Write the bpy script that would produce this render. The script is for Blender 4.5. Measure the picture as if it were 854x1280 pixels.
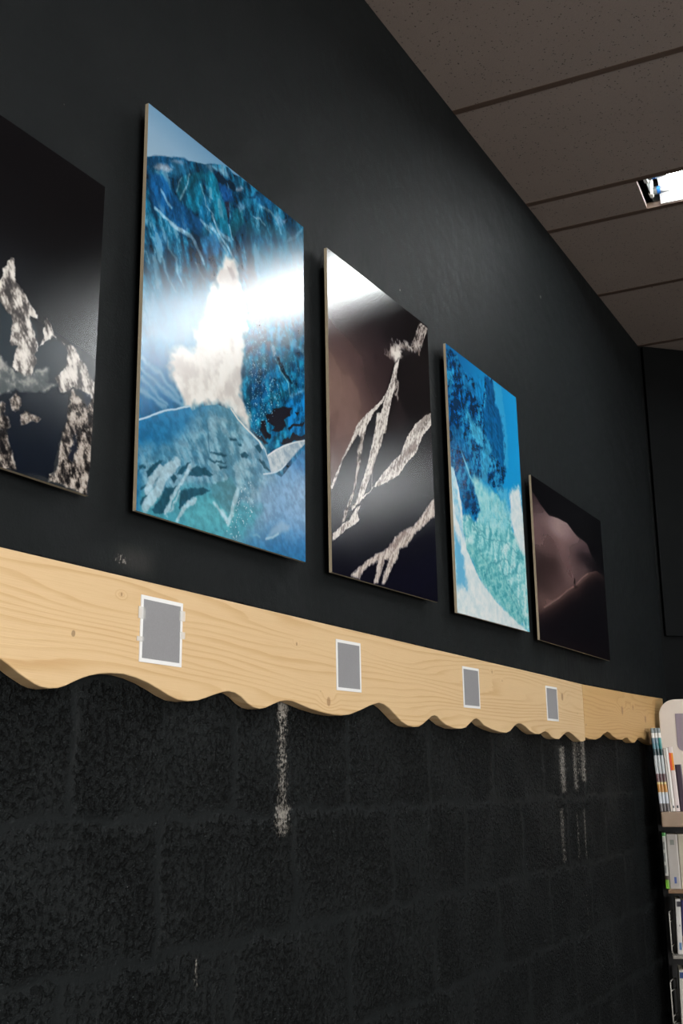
import bpy, bmesh, math, random
import numpy as np
from mathutils import Vector, Matrix

for o in list(bpy.data.objects):
    bpy.data.objects.remove(o, do_unlink=True)
C = bpy.context.scene.collection
scene = bpy.context.scene

# ------------------------------------------------------------------ camera, world, exposure
cam_data = bpy.data.cameras.new('camera')
cam = bpy.data.objects.new('camera', cam_data)
C.objects.link(cam)
CR_, CU_, CF_ = Vector([0.4919416, -0.8705578, -0.0110723]), Vector([-0.2033523, -0.1272591, 0.9708002]), Vector([0.8465467, 0.4753254, 0.239634])
cam.matrix_world = Matrix((( CR_.x, CU_.x, -CF_.x, [0.0, -1.09, 1.45][0]),
                           ( CR_.y, CU_.y, -CF_.y, [0.0, -1.09, 1.45][1]),
                           ( CR_.z, CU_.z, -CF_.z, [0.0, -1.09, 1.45][2]),
                           (0, 0, 0, 1)))
cam_data.sensor_fit = 'VERTICAL'
cam_data.sensor_height = 36.0
cam_data.lens = 1366.405 / 1280 * 36.0
cam_data.clip_start = 0.02
scene.camera = cam

world = bpy.data.worlds.new('world')
scene.world = world
world.use_nodes = True
world.node_tree.nodes['Background'].inputs[0].default_value = (1.0, .97, .93, 1)
world.node_tree.nodes['Background'].inputs[1].default_value = 16.0      # frontal fill light, entering by an added window behind the camera
vs = scene.view_settings
vs.view_transform = 'Standard'
vs.look = 'None'
vs.gamma = 1
vs.use_curve_mapping = False
vs.exposure = 0.0
TUBE = 70.0            # radiance of the fluorescent tubes
WX0, WX1, WZ0, WZ1 = -3.4, .4, .6, 2.9             # opening of the added fill window, out of view in the front wall
portal = bpy.data.lights.new('fill_window_portal', 'AREA')
portal.shape = 'RECTANGLE'; portal.size = WX1 - WX0; portal.size_y = WZ1 - WZ0
portal.cycles.is_portal = True
po = bpy.data.objects.new('fill_window_portal', portal)
C.objects.link(po)
po.location = ((WX0 + WX1) / 2, -5.74, (WZ0 + WZ1) / 2); po.rotation_euler = (math.radians(90), 0, 0)

# ------------------------------------------------------------------ helpers
def lin(r, g, b, k=1.0):
    f = lambda c: (c / 12.92 if c <= .04045 else ((c + .055) / 1.055) ** 2.4)
    return (f(r / 255) * k, f(g / 255) * k, f(b / 255) * k, 1)

class NT:
    """tiny node-graph writer"""
    def __init__(s, name):
        s.mat = bpy.data.materials.new(name)
        s.mat.use_nodes = True
        s.t = s.mat.node_tree
        s.t.nodes.clear()
        s.out = s.t.nodes.new('ShaderNodeOutputMaterial')
        s.p = s.t.nodes.new('ShaderNodeBsdfPrincipled')
        s.t.links.new(s.p.outputs[0], s.out.inputs[0])
    def n(s, kind, **kw):
        nd = s.t.nodes.new('ShaderNode' + kind)
        for k, v in kw.items():
            setattr(nd, k, v)
        return nd
    def put(s, sock, v):
        if hasattr(v, 'is_output'):
            s.t.links.new(v, sock)
        else:
            sock.default_value = v
    def m(s, op, a, b=None, c=None, clamp=False):
        nd = s.n('Math', operation=op, use_clamp=clamp)
        s.put(nd.inputs[0], a)
        if b is not None: s.put(nd.inputs[1], b)
        if c is not None: s.put(nd.inputs[2], c)
        return nd.outputs[0]
    def ss(s, v, lo, hi, a=0.0, b=1.0):
        nd = s.n('MapRange', interpolation_type='SMOOTHSTEP')
        s.put(nd.inputs[0], v)
        nd.inputs[1].default_value = lo; nd.inputs[2].default_value = hi
        nd.inputs[3].default_value = a; nd.inputs[4].default_value = b
        return nd.outputs[0]
    def mix(s, f, a, b):
        nd = s.n('Mix', data_type='RGBA')
        s.put(nd.inputs[0], f); s.put(nd.inputs[6], a); s.put(nd.inputs[7], b)
        return nd.outputs[2]
    def obj(s):
        return s.n('TexCoord').outputs['Object']
    def xyz(s, v):
        nd = s.n('SeparateXYZ'); s.put(nd.inputs[0], v)
        return nd.outputs
    def vec(s, x, y, z):
        nd = s.n('CombineXYZ')
        for i, v in enumerate((x, y, z)): s.put(nd.inputs[i], v)
        return nd.outputs[0]
    def noise(s, v, scale, detail=2, rough=.5, dist=0):
        nd = s.n('TexNoise')
        s.put(nd.inputs['Vector'], v)
        nd.inputs['Scale'].default_value = scale; nd.inputs['Detail'].default_value = detail
        nd.inputs['Roughness'].default_value = rough; nd.inputs['Distortion'].default_value = dist
        return nd.outputs[0]
    def mapping(s, v, sc):
        nd = s.n('Mapping'); s.put(nd.inputs[0], v); nd.inputs['Scale'].default_value = sc
        return nd.outputs[0]
    def bump(s, h, dist, strength=1.0):
        nd = s.n('Bump'); s.put(nd.inputs['Height'], h)
        nd.inputs['Distance'].default_value = dist; nd.inputs['Strength'].default_value = strength
        s.t.links.new(nd.outputs[0], s.p.inputs['Normal'])
    def base(s, c): s.put(s.p.inputs['Base Color'], c)
    def rough(s, r): s.put(s.p.inputs['Roughness'], r)

def plain(name, c, rough=.5, metal=0.0, var=.06, scale=30, spec=.5):
    g = NT(name)
    v = g.noise(g.obj(), scale, 3)
    dark = tuple(x * (1 - var) for x in c[:3]) + (1,)
    lite = tuple(min(1, x * (1 + var)) for x in c[:3]) + (1,)
    g.base(g.mix(v, dark, lite)); g.rough(rough)
    g.p.inputs['Metallic'].default_value = metal
    g.p.inputs['Specular IOR Level'].default_value = spec
    return g.mat

def link(name, bm, mats, parent=None, smooth=False):
    me = bpy.data.meshes.new(name)
    bmesh.ops.recalc_face_normals(bm, faces=bm.faces)
    bm.to_mesh(me); bm.free()
    if not isinstance(mats, (list, tuple)): mats = [mats]
    for m in mats: me.materials.append(m)
    if smooth:
        for p in me.polygons: p.use_smooth = True
    o = bpy.data.objects.new(name, me)
    C.objects.link(o)
    if parent: o.parent = parent
    return o

def tag(o, label, cat, group=None):
    o['label'] = label; o['category'] = cat
    if group: o['group'] = group
    return o

def thing(name, label, cat, loc=(0, 0, 0), rot=(0, 0, 0), group=None):
    o = bpy.data.objects.new(name, None); C.objects.link(o)
    o.empty_display_size = .05
    o.location = loc; o.rotation_euler = rot
    return tag(o, label, cat, group)

def struct(o):
    o['kind'] = 'structure'
    return o

def box(bm, x0, x1, y0, y1, z0, z1, mi=0):
    v = [bm.verts.new(p) for p in ((x0, y0, z0), (x1, y0, z0), (x1, y1, z0), (x0, y1, z0),
                                   (x0, y0, z1), (x1, y0, z1), (x1, y1, z1), (x0, y1, z1))]
    for q in ((3, 2, 1, 0), (4, 5, 6, 7), (0, 1, 5, 4), (1, 2, 6, 5), (2, 3, 7, 6), (3, 0, 4, 7)):
        bm.faces.new([v[i] for i in q]).material_index = mi
    return v

def prism(bm, pts, f, a, b, mi=0):
    """extrude outline pts; f(p, h) -> 3-D point, h from a to b"""
    A = [bm.verts.new(f(p, a)) for p in pts]; B = [bm.verts.new(f(p, b)) for p in pts]
    n = len(pts)
    bm.faces.new(A).material_index = mi
    bm.faces.new(B[::-1]).material_index = mi
    for i in range(n):
        bm.faces.new((A[i], B[i], B[(i + 1) % n], A[(i + 1) % n])).material_index = mi

def tube(bm, path, r, seg=10, closed=False, mi=0):
    path = [Vector(p) for p in path]; n = len(path); rings = []
    for i, p in enumerate(path):
        if closed:
            d = (path[(i + 1) % n] - path[i - 1]).normalized()
        else:
            d = (path[min(i + 1, n - 1)] - path[max(i - 1, 0)]).normalized()
        up = Vector((0, 0, 1)) if abs(d.z) < .9 else Vector((1, 0, 0))
        a = d.cross(up).normalized(); b = d.cross(a)
        rings.append([bm.verts.new(p + (a * math.cos(2 * math.pi * k / seg) + b * math.sin(2 * math.pi * k / seg)) * r) for k in range(seg)])
    for i in range(n if closed else n - 1):
        R0, R1 = rings[i], rings[(i + 1) % n]
        for k in range(seg):
            bm.faces.new((R0[k], R0[(k + 1) % seg], R1[(k + 1) % seg], R1[k])).material_index = mi
    if not closed:
        bm.faces.new(rings[0][::-1]).material_index = mi; bm.faces.new(rings[-1]).material_index = mi

def bevel(o, w, seg=2, ang=35):
    md = o.modifiers.new('bevel', 'BEVEL'); md.width = w; md.segments = seg
    md.limit_method = 'ANGLE'; md.angle_limit = math.radians(ang)

def clip(poly, a, b, c):
    """keep a*x + b*y <= c"""
    out = []
    for i in range(len(poly)):
        p, q = poly[i], poly[(i + 1) % len(poly)]
        dp, dq = a * p[0] + b * p[1] - c, a * q[0] + b * q[1] - c
        if dp <= 0: out.append(p)
        if (dp < 0 < dq) or (dq < 0 < dp):
            t = dp / (dp - dq); out.append((p[0] + t * (q[0] - p[0]), p[1] + t * (q[1] - p[1])))
    return out

# ------------------------------------------------------------------ setting
H = 3.352              # ceiling height
CX = 4.70              # where the picture wall meets the angled wall
XL, YF, XR = -3.5, -5.6, 8.0
S2 = math.sqrt(.5)

def wall_material():
    g = NT('black_wall_paint')
    co = g.obj(); x, y, z = g.xyz(co)
    wv = g.n('TexNoise'); g.put(wv.inputs['Vector'], co); wv.inputs['Scale'].default_value = 14; wv.inputs['Detail'].default_value = 3
    wob = g.xyz(wv.outputs['Color'])
    wx = g.m('MULTIPLY', g.m('SUBTRACT', wob[0], .5), .05)
    wz = g.m('MULTIPLY', g.m('SUBTRACT', wob[2], .5), .05)
    low = g.ss(z, 1.72, 1.75, 1, 0)
    br = g.n('TexBrick'); g.put(br.inputs['Vector'], g.vec(g.m('ADD', x, wx), g.m('ADD', z, wz), 0))
    br.inputs['Scale'].default_value = 1; br.inputs['Brick Width'].default_value = .39; br.inputs['Row Height'].default_value = .2
    br.inputs['Mortar Size'].default_value = .024; br.inputs['Mortar Smooth'].default_value = 1.0
    block = g.m('SUBTRACT', 1.0, br.outputs['Fac'])
    patch = g.ss(g.noise(co, 5.5, 2), .38, .6)
    pits_n = g.noise(co, 85, 3, .55)
    pits = g.ss(pits_n, .37, .50, 1, 0)
    fine = g.noise(co, 230, 2, .6)
    broad = g.noise(co, 7, 3)
    rough_mask = g.m('MULTIPLY', g.m('MULTIPLY', block, low), g.m('ADD', g.m('MULTIPLY', patch, .8), .25, clamp=True))
    relief = g.m('MULTIPLY', g.m('ADD', g.m('MULTIPLY', pits, -1.0), g.m('MULTIPLY', g.noise(co, 150, 2, .6), .8)), rough_mask)
    hgt = g.m('ADD', relief, g.m('ADD', g.m('MULTIPLY', fine, .035), g.m('MULTIPLY', broad, .5)))
    hgt = g.m('ADD', hgt, g.m('MULTIPLY', g.noise(g.mapping(co, (1, 1, .45)), 45, 2), .05))
    g.bump(hgt, .021, 1.0)
    base = g.mix(broad, (.0066, .0082, .0088, 1), (.0108, .0124, .0130, 1))
    # bare streaks where the paint has run off, scuffs and chips
    mask = None
    rag = g.noise(g.mapping(co, (1.2, 1, .8)), 150, 3, .7)
    wobx = g.m('MULTIPLY', g.m('SUBTRACT', g.noise(g.mapping(co, (.2, 1, 1)), 9, 2), .5), .02)
    for cx, w, z0, z1, thr in ((1.712, .024, 1.345, 1.60, .50), (1.712, .030, 1.355, 1.425, .44), (1.712, .02, 1.55, 1.61, .40),
                               (3.292, 0.038, 1.40, 1.56, .475), (3.262, 0.029, 1.20, 1.38, .535),
                               (3.418, 0.032, 1.405, 1.59, .495), (3.50, 0.038, 1.43, 1.59, .475), (3.455, .03, 1.45, 1.58, .54),
                               (3.405, .014, 1.20, 1.36, .54), (3.478, .014, 1.20, 1.37, .53), (3.455, .016, .98, 1.15, .60), (1.467, .006, 1.13, 1.2, .52),
                               (1.255, .02, 1.765, 1.80, .52), (3.43, .05, 1.195, 1.21, .57)):
        dx = g.m('ABSOLUTE', g.m('SUBTRACT', g.m('ADD', x, wobx), cx))
        f = g.ss(dx, w * .2, w * 1.5, 1, 0)
        f = g.m('MULTIPLY', f, g.m('MULTIPLY', g.ss(z, z0 - .006, z0 + .02), g.ss(z, z1 - .02, z1 + .006, 1, 0)))
        f = g.m('MULTIPLY', f, g.ss(g.m('ADD', rag, g.m('MULTIPLY', g.m('SUBTRACT', f, 1), .25)), thr - .05, thr + .08))
        mask = f if mask is None else g.m('MAXIMUM', mask, f)
    spk = g.ss(g.noise(co, 160, 1), .80, .84)
    mask = g.m('MAXIMUM', mask, g.m('MULTIPLY', spk, .5))
    for sx, sz, rr in ((3.349, 3.052, .007), (2.182, 2.55, .004), (2.25, 2.63, .003)):
        d = g.m('POWER', g.m('ADD', g.m('POWER', g.m('SUBTRACT', x, sx), 2), g.m('POWER', g.m('SUBTRACT', z, sz), 2)), .5)
        mask = g.m('MAXIMUM', mask, g.ss(d, rr * .5, rr, 1, 0))
    sc = g.m('MULTIPLY', g.m('MULTIPLY', g.ss(g.m('ABSOLUTE', g.m('SUBTRACT', x, 1.29)), .01, .06, 1, 0), g.ss(g.m('ABSOLUTE', g.m('SUBTRACT', z, 1.785)), .005, .03, 1, 0)), .05)
    mask2 = g.m('MAXIMUM', g.m('MULTIPLY', mask, .85), sc)
    g.base(g.mix(mask2, base, (.30, .28, .25, 1)))
    g.rough(g.m('ADD', g.m('MULTIPLY', rough_mask, .10), g.m('ADD', .56, g.m('MULTIPLY', broad, .08))))
    g.p.inputs['Specular IOR Level'].default_value = .09
    return g.mat

M_wall = wall_material()
def smooth_black():
    g = NT('smooth_black_paint')
    co = g.obj(); b = g.noise(co, 8, 3)
    g.base(g.mix(b, (.0025, .0030, .0032, 1), (.0045, .0050, .0053, 1)))
    g.bump(g.m('ADD', b, g.m('MULTIPLY', g.noise(co, 220, 2), .08)), .004, .6)
    g.rough(.6); g.p.inputs['Specular IOR Level'].default_value = .07
    return g.mat
M_black = smooth_black()
M_plaster = plain('charcoal_plaster', (.04, .04, .04, 1), .8)
M_floor = plain('grey_vinyl_floor', (.17, .155, .14, 1), .5, scale=12)
M_plenum = plain('dark_plenum', (.01, .01, .01, 1), .9)

bm = bmesh.new(); box(bm, XL, CX + .1, 0, .15, 0, H + .3)
struct(link('wall_left', bm, M_wall))
bm = bmesh.new()
L45 = (XR - CX) / S2
q = [(CX, 0), (XR, -(XR - CX)), (XR + .15, -(XR - CX) + .15), (CX + .15, .15)]
prism(bm, q, lambda p, h: (p[0], p[1], h), 0, H + .3)
struct(link('wall_back', bm, M_black))
bm = bmesh.new(); box(bm, XR, XR + .15, YF, -(XR - CX), 0, H + .3); struct(link('wall_right', bm, M_plaster))
bm = bmesh.new()
V = [[bm.verts.new((x, y, z)) for x, z in q_] for y in (YF, YF - .15) for q_ in ([(XL, 0), (XR + .15, 0), (XR + .15, H + .3), (XL, H + .3)], [(WX0, WZ0), (WX1, WZ0), (WX1, WZ1), (WX0, WZ1)])]
for A_, B_ in ((V[0], V[1]), (V[2], V[3]), (V[0], V[2]), (V[1], V[3])):
    for n_ in range(4): bm.faces.new((A_[n_], A_[(n_ + 1) % 4], B_[(n_ + 1) % 4], B_[n_]))
struct(link('wall_front', bm, M_plaster))
M_frame = plain('fill_window_frame', (.30, .30, .30, 1), .4)
bm = bmesh.new()
xs = [WX0, WX0 + 1.27, WX0 + 2.53, WX1]
def fr(x0, x1, z0, z1): box(bm, x0, x1, YF - .10, YF - .05, z0, z1)
fr(WX0, WX1, WZ0, WZ0 + .05); fr(WX0, WX1, WZ1 - .05, WZ1)
for x_ in (WX0 + .025, WX0 + 1.27, WX0 + 2.53, WX1 - .025): fr(x_ - .025, x_ + .025, WZ0 + .05, WZ1 - .05)
struct(link('fill_window', bm, M_frame))  # unseen window, added to brighten the picture wall from the front
bm = bmesh.new(); box(bm, XL - .15, XL, YF - .15, .15, 0, H + .3); struct(link('wall_rear', bm, M_plaster))
bm = bmesh.new(); box(bm, XL - .15, XR + .15, YF - .15, .15, -.12, 0); struct(link('floor', bm, M_floor))

# ceiling: mineral tiles laid in strips, the grid turned 4 degrees from the wall
TH = math.tan(math.radians(4.0))
TX = [2.638, 3.253, 3.472, 4.080, 4.703]         # bar lines where they meet the picture wall
STRIP = {}
lines = []
for k in range(-2, 3):                              # bays of three tiles and one narrow lighting strip
    a = 1.189 + 2.064 * k
    STRIP[round(a, 3)] = True
    lines += [a, a + .219, a + .219 + .612, a + .219 + 1.230] if k < 2 else [5.318, 5.933, 6.152, 6.767, 7.382]
lines = [round(v, 3) for v in lines if XL - .4 < v < XR + .4]

def ceiling_material():
    g = NT('mineral_ceiling_tile')
    co = g.obj()
    vo = g.n('TexVoronoi'); g.put(vo.inputs['Vector'], co); vo.inputs['Scale'].default_value = 105; vo.inputs['Randomness'].default_value = 1
    keep = g.ss(g.noise(co, 60, 2), .46, .58)
    dot = g.m('MULTIPLY', g.ss(vo.outputs['Distance'], .14, .30, 1, 0), keep)
    fine = g.noise(co, 300, 2); big = g.noise(co, 3, 3)
    c = g.mix(big, (.255, .208, .182, 1), (.308, .254, .224, 1))
    c = g.mix(g.m('MULTIPLY', fine, .35), c, (.15, .12, .105, 1))
    g.base(g.mix(g.m('MULTIPLY', dot, .85), c, (.05, .04, .035, 1)))
    g.bump(g.m('SUBTRACT', g.m('MULTIPLY', fine, .4), dot), .003, .5)
    g.rough(.9); g.p.inputs['Specular IOR Level'].default_value = .2
    return g.mat
M_tile = ceiling_material()
M_bar = plain('brown_ceiling_bar', lin(82, 66, 56), .6)

def line_at(v, y): return v - TH * y
LMIN = 1.24
LAMP_Y = {3.253: (-.372,), 1.189: (-2.05, -4.0), -.875: (-2.05, -4.0), 5.933: (-2.15,)}
LAMP_L = {3.253: 1.95, 5.933: .64}

def add_tiles(bm, a, b, ys):
    """tiles of one strip between lines a, b; ys = list of (y0, y1)"""
    for y0, y1 in ys:
        g_ = .006
        k = TH * (b - a)
        poly = [(line_at(a, y0) + g_, y0 + 0), (line_at(b, y0) - g_, y0 + k), (line_at(b, y1) - g_, y1 + k + g_), (line_at(a, y1) + g_, y1 + g_)]
        if y0 == 0: poly[0] = (a + g_, 0.0); poly[1] = (b - g_, 0.0)
        poly = clip(clip(clip(clip(poly, 0, 1, -.001), 1, 1, CX - .001), 1, 0, XR), -1, 0, -XL)
        poly = clip(poly, 0, -1, -YF)
        if len(poly) >= 3:
            prism(bm, poly, lambda p, h: (p[0], p[1], h), H, H + .016)

bmc = bmesh.new()
lamp_slots = []
for i in range(len(lines) - 1):
    a, b = lines[i], lines[i + 1]
    ys = []; y = 0.0
    if a in LAMP_Y:
        for yl in LAMP_Y[a]:
            ys.append((y, yl)); y = yl - LAMP_L.get(a, LMIN); lamp_slots.append((a, b, yl))
        ys.append((y, -6))
    else:
        ys = [(0, -1.2), (-1.2, -2.4), (-2.4, -3.6), (-3.6, -4.8), (-4.8, -6)]
    add_tiles(bmc, a, b, ys)
ceiling = struct(link('ceiling', bmc, M_tile))
bm = bmesh.new()
for v in lines:
    p = [(line_at(v - .011, .0), 0), (line_at(v + .011, .0), 0), (line_at(v + .011, -6), -6), (line_at(v - .011, -6), -6)]
    p = clip(clip(clip(clip(clip(p, 0, 1, -.001), 1, 1, CX - .001), 1, 0, XR), -1, 0, -XL), 0, -1, -YF)
    if len(p) >= 3: prism(bm, p, lambda q, h: (q[0], q[1], h), H - .0015, H + .02)
link('grid_bars', bm, M_bar, ceiling)
bm = bmesh.new(); box(bm, XL, XR, YF, 0, H + .25, H + .3)
link('plenum', bm, M_plenum, ceiling)

# panel screwed to the angled wall
def on45(a, off, z): return (CX + a * S2 - off * S2, -a * S2 - off * S2, z)
wp = tag(link('wall_panel', (lambda b: (prism(b, [(.012, 2.034), (1.25, 2.034), (1.25, H - .01), (.012, H - .01)], lambda p, h: on45(p[0], h, p[1]), .006, .020), b)[1])(bmesh.new()), M_black),
         'flat black panel fixed to the angled wall in the far corner', 'wall panel')
bevel(wp, .002)

# ------------------------------------------------------------------ ceiling lights
M_refl = plain('white_enamel_reflector', (.80, .80, .78, 1), .35, var=.02)
M_void = plain('black_housing', (.012, .011, .010, 1), .7)
M_sock = plain('white_lamp_socket', (.75, .74, .70, 1), .4)
M_cap = plain('aluminium_tube_cap', (.7, .7, .7, 1), .3, metal=.9)
M_band = plain('blue_tube_band', lin(30, 90, 150), .4)
def tube_mat():
    g = NT('fluorescent_tube')
    g.base((.9, .9, .9, 1)); g.rough(.3)
    v = g.noise(g.obj(), 4, 1)
    g.put(g.p.inputs['Emission Color'], g.mix(v, (.93, .975, 1.0, 1), (.95, .985, 1.0, 1)))
    g.p.inputs['Emission Strength'].default_value = TUBE
    return g.mat
M_tube = tube_mat()
M_frost = plain('frosted_tube_glass', (.78, .78, .78, 1), .3, var=.02)
M_edge_tile = M_tile
light_labels = {0: 'twin tube fluorescent light recessed in the ceiling above the far prints'}

def ceiling_light(a, b, ys, k, length):
    """recessed trough between two bars: origin at its wall-side end"""
    w = (b - a) - .022
    mid = line_at((a + b) / 2, ys)
    t = thing('ceiling_light', LL[k], 'ceiling light', (mid, ys, H), (0, 0, math.radians(4.0)), 'recessed ceiling lights')
    h = w / 2; L = length - .015
    bm = bmesh.new()                                # black open-bottomed housing
    for ring in ((.018, .15),):
        o_ = [(-h, -L), (h, -L), (h, -.006), (-h, -.006)]; i_ = [(-h + .004, -L + .004), (h - .004, -L + .004), (h - .004, -.010), (-h + .004, -.010)]
        V = [[bm.verts.new((x, y, z)) for x, y in q_] for q_, z in ((o_, .018), (i_, .018), (i_, .146), (o_, .152))]
        for A_, B_ in ((V[0], V[1]), (V[1], V[2]), (V[0], V[3])):
            for n_ in range(4): bm.faces.new((A_[n_], A_[(n_ + 1) % 4], B_[(n_ + 1) % 4], B_[n_]))
        bm.faces.new(V[2]); bm.faces.new(V[3])
    link('housing', bm, M_void, t)
    ye, yf = -.034, -L + .03                        # reflector from ye to yf
    prof = [(-h + .008, .002), (-h + .030, .072), (-.020, .080), (0, .052), (.020, .080), (h - .030, .072), (h - .008, .002)]
    bm = bmesh.new()
    up = [(x, z + .003) for x, z in prof][::-1]
    prism(bm, prof + up, lambda p, q: (p[0], q, p[1]), ye, yf)
    link('reflector', bm, M_refl, t)
    for sx in (-.052, .052):
        zt = .034
        bm = bmesh.new(); tube(bm, [(sx, ye - .046, zt), (sx, yf + .030, zt)], .013, 16)
        tb = link('fluorescent_tube', bm, M_tube, t, True)
        for c0, c1 in ((ye + .016, ye - .004), (yf + .004, yf - .014)):
            bm = bmesh.new(); tube(bm, [(sx, c0, zt), (sx, c1, zt)], .0134, 16); link('tube_cap', bm, M_cap, tb)
        for c0, c1 in ((ye - .004, ye - .046), (yf + .030, yf + .004)):
            bm = bmesh.new(); tube(bm, [(sx, c0, zt), (sx, c1, zt)], .013, 16); link('unlit_end', bm, M_frost, tb, True)
        bm = bmesh.new(); tube(bm, [(sx, ye + .0035, zt), (sx, ye - .008, zt)], .0140, 16)
        link('tube_band', bm, M_band, tb)
        for c0, c1 in ((ye + .016, ye + .030), (yf - .028, yf - .014)):
            bm = bmesh.new(); box(bm, sx - .014, sx + .014, c0, c1, zt - .018, zt + .05)
            o = link('lamp_socket', bm, M_sock, t); bevel(o, .003)
    return t
LL = {0: 'lit twin tube fluorescent light recessed in the ceiling at upper right'}
for k in range(1, 9): LL[k] = 'twin tube fluorescent light recessed further back in the tiled ceiling'
lamp_slots.sort(key=lambda s: 0 if abs(s[0] - 3.253) < .01 and s[2] > -1 else 1)
for k, (a, b, ys) in enumerate(lamp_slots): ceiling_light(a, b, ys, k, LAMP_L.get(a, LMIN))
print('LAMPS', lamp_slots)

# ------------------------------------------------------------------ scalloped pine boards
def pine(name, seed, knots, tint=(1, 1, 1)):
    g = NT(name)
    co = g.obj(); x, y, z = g.xyz(co)
    sv = g.vec(g.m('ADD', x, seed), y, z)
    warp = g.noise(g.mapping(sv, (.55, 1, 5)), 1.6, 2, .45)
    warp2 = g.noise(g.mapping(sv, (2.6, 1, 30)), 1.5, 2, .5)
    r = g.m('ADD', g.m('MULTIPLY', z, 74), g.m('ADD', g.m('MULTIPLY', warp, 15), g.m('MULTIPLY', warp2, 1.0)))
    kn = None
    for kx, kz, kr in knots:
        d = g.m('POWER', g.m('ADD', g.m('POWER', g.m('MULTIPLY', g.m('SUBTRACT', x, kx), .55), 2), g.m('POWER', g.m('SUBTRACT', z, kz), 2)), .5)
        r = g.m('ADD', r, g.ss(d, kr * .5, kr * 3.2, 1.5, 0))
        d2 = g.m('POWER', g.m('ADD', g.m('POWER', g.m('SUBTRACT', x, kx), 2), g.m('POWER', g.m('MULTIPLY', g.m('SUBTRACT', z, kz), .8), 2)), .5)
        q_ = g.ss(d2, kr * .55, kr * .95, 1, 0)
        kn = q_ if kn is None else g.m('MAXIMUM', kn, q_)
    band = g.m('FRACT', r)
    late = g.m('MULTIPLY', g.ss(band, .45, .92), g.ss(band, .93, 1.0, 1, 0))
    amt = g.ss(g.noise(g.mapping(sv, (.5, 1, 9)), 2.2, 2), .32, .62)
    fibre = g.noise(g.mapping(sv, (3, 1, 160)), 4, 3, .6)
    c = g.mix(g.m('MULTIPLY', late, g.m('ADD', .06, g.m('MULTIPLY', amt, .50))), (.66 * tint[0], .47 * tint[1], .262 * tint[2], 1), (.47 * tint[0], .270 * tint[1], .105 * tint[2], 1))
    c = g.mix(g.m('MULTIPLY', g.ss(fibre, .45, .75), .22), c, (.50 * tint[0], .32 * tint[1], .15 * tint[2], 1))
    if kn is not None:
        c = g.mix(g.m('MULTIPLY', kn, .65), c, (.24, .115, .045, 1))
    sp = g.ss(g.noise(g.mapping(sv, (1, 1, .7)), 42, 1), .775, .80)
    c = g.mix(g.m('MULTIPLY', sp, .6), c, (.14, .08, .04, 1))
    g.base(c); g.bump(g.m('ADD', fibre, g.m('MULTIPLY', late, .5)), .0006, .5); g.rough(.5)
    g.p.inputs['Specular IOR Level'].default_value = .35
    return g.mat

E1 = [(1.0004, 1.6069), (1.0148, 1.6008), (1.0334, 1.5913), (1.0484, 1.585), (1.0636, 1.5791), (1.075, 1.5762), (1.0902, 1.5752), (1.1075, 1.5769), (1.121, 1.5809), (1.1366, 1.5875), (1.1525, 1.5935), (1.1688, 1.5984), (1.1899, 1.6025), (1.2115, 1.6049), (1.2382, 1.6058), (1.2661, 1.6028), (1.2948, 1.597), (1.3245, 1.5882), (1.3447, 1.5815), (1.367, 1.5763), (1.3921, 1.5752), (1.4187, 1.5779), (1.4405, 1.5834), (1.4628, 1.5897), (1.4856, 1.5953), (1.5031, 1.5978), (1.5209, 1.5967), (1.5392, 1.5911), (1.5578, 1.5817), (1.5766, 1.5755), (1.5957, 1.5736), (1.615, 1.5766), (1.6413, 1.5848), (1.6615, 1.5902), (1.6821, 1.593), (1.7031, 1.5929), (1.7307, 1.5883), (1.7673, 1.5822), (1.8126, 1.5773), (1.8518, 1.5752), (1.884, 1.5753), (1.9172, 1.579), (1.9602, 1.5891), (2.0048, 1.6013), (2.0416, 1.6083), (2.0648, 1.6067), (2.0882, 1.5997), (2.1166, 1.5873), (2.1455, 1.5746), (2.1752, 1.567), (2.2059, 1.565), (2.2322, 1.5669), (2.254, 1.5736), (2.2819, 1.5847), (2.3, 1.5925), (2.3161, 1.5951), (2.3308, 1.5936), (2.3478, 1.5856), (2.3783, 1.5762), (2.4237, 1.5702), (2.4662, 1.5703), (2.4955, 1.5743), (2.5212, 1.5852), (2.5473, 1.5957), (2.5659, 1.5988), (2.5829, 1.5954), (2.6128, 1.5837), (2.6653, 1.5756), (2.7197, 1.5705), (2.7651, 1.57), (2.795, 1.5767), (2.8264, 1.5903), (2.8515, 1.5975), (2.8785, 1.5984), (2.9122, 1.5918), (2.9485, 1.5801), (2.9863, 1.5739), (3.0234, 1.5748), (3.0471, 1.58), (3.072, 1.5842), (3.0979, 1.5805), (3.1275, 1.5693), (3.1559, 1.5654), (3.1928, 1.5655), (3.2249, 1.5759), (3.2575, 1.5865), (3.2892, 1.5894), (3.3275, 1.5828), (3.3658, 1.5721), (3.4019, 1.5636), (3.4256, 1.5642), (3.450, 1.5690)]
E2 = [(3.4520, 1.5775), (3.4924, 1.574), (3.563, 1.5739), (3.61, 1.5809), (3.6499, 1.5931), (3.6998, 1.6035), (3.7282, 1.6008), (3.7646, 1.5906), (3.8123, 1.5821), (3.8735, 1.5815), (3.9174, 1.5895), (3.9499, 1.5908), (3.979, 1.5798), (4.0101, 1.5742), (4.0442, 1.5768), (4.0942, 1.5938), (4.141, 1.5963), (4.1972, 1.5877), (4.2587, 1.576), (4.33, 1.574), (4.39, 1.590), (4.44, 1.597), (4.515, 1.581)]
pre = []
for k in range(28):                                   # the same scallops carried on past the frame
    xx = .05 + k * .034
    pre.append((xx, 1.590 + .016 * math.sin((xx - 1.0) * 2 * math.pi / .235 + 2.2)))
pre = [p for p in pre if p[0] < .97]
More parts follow.
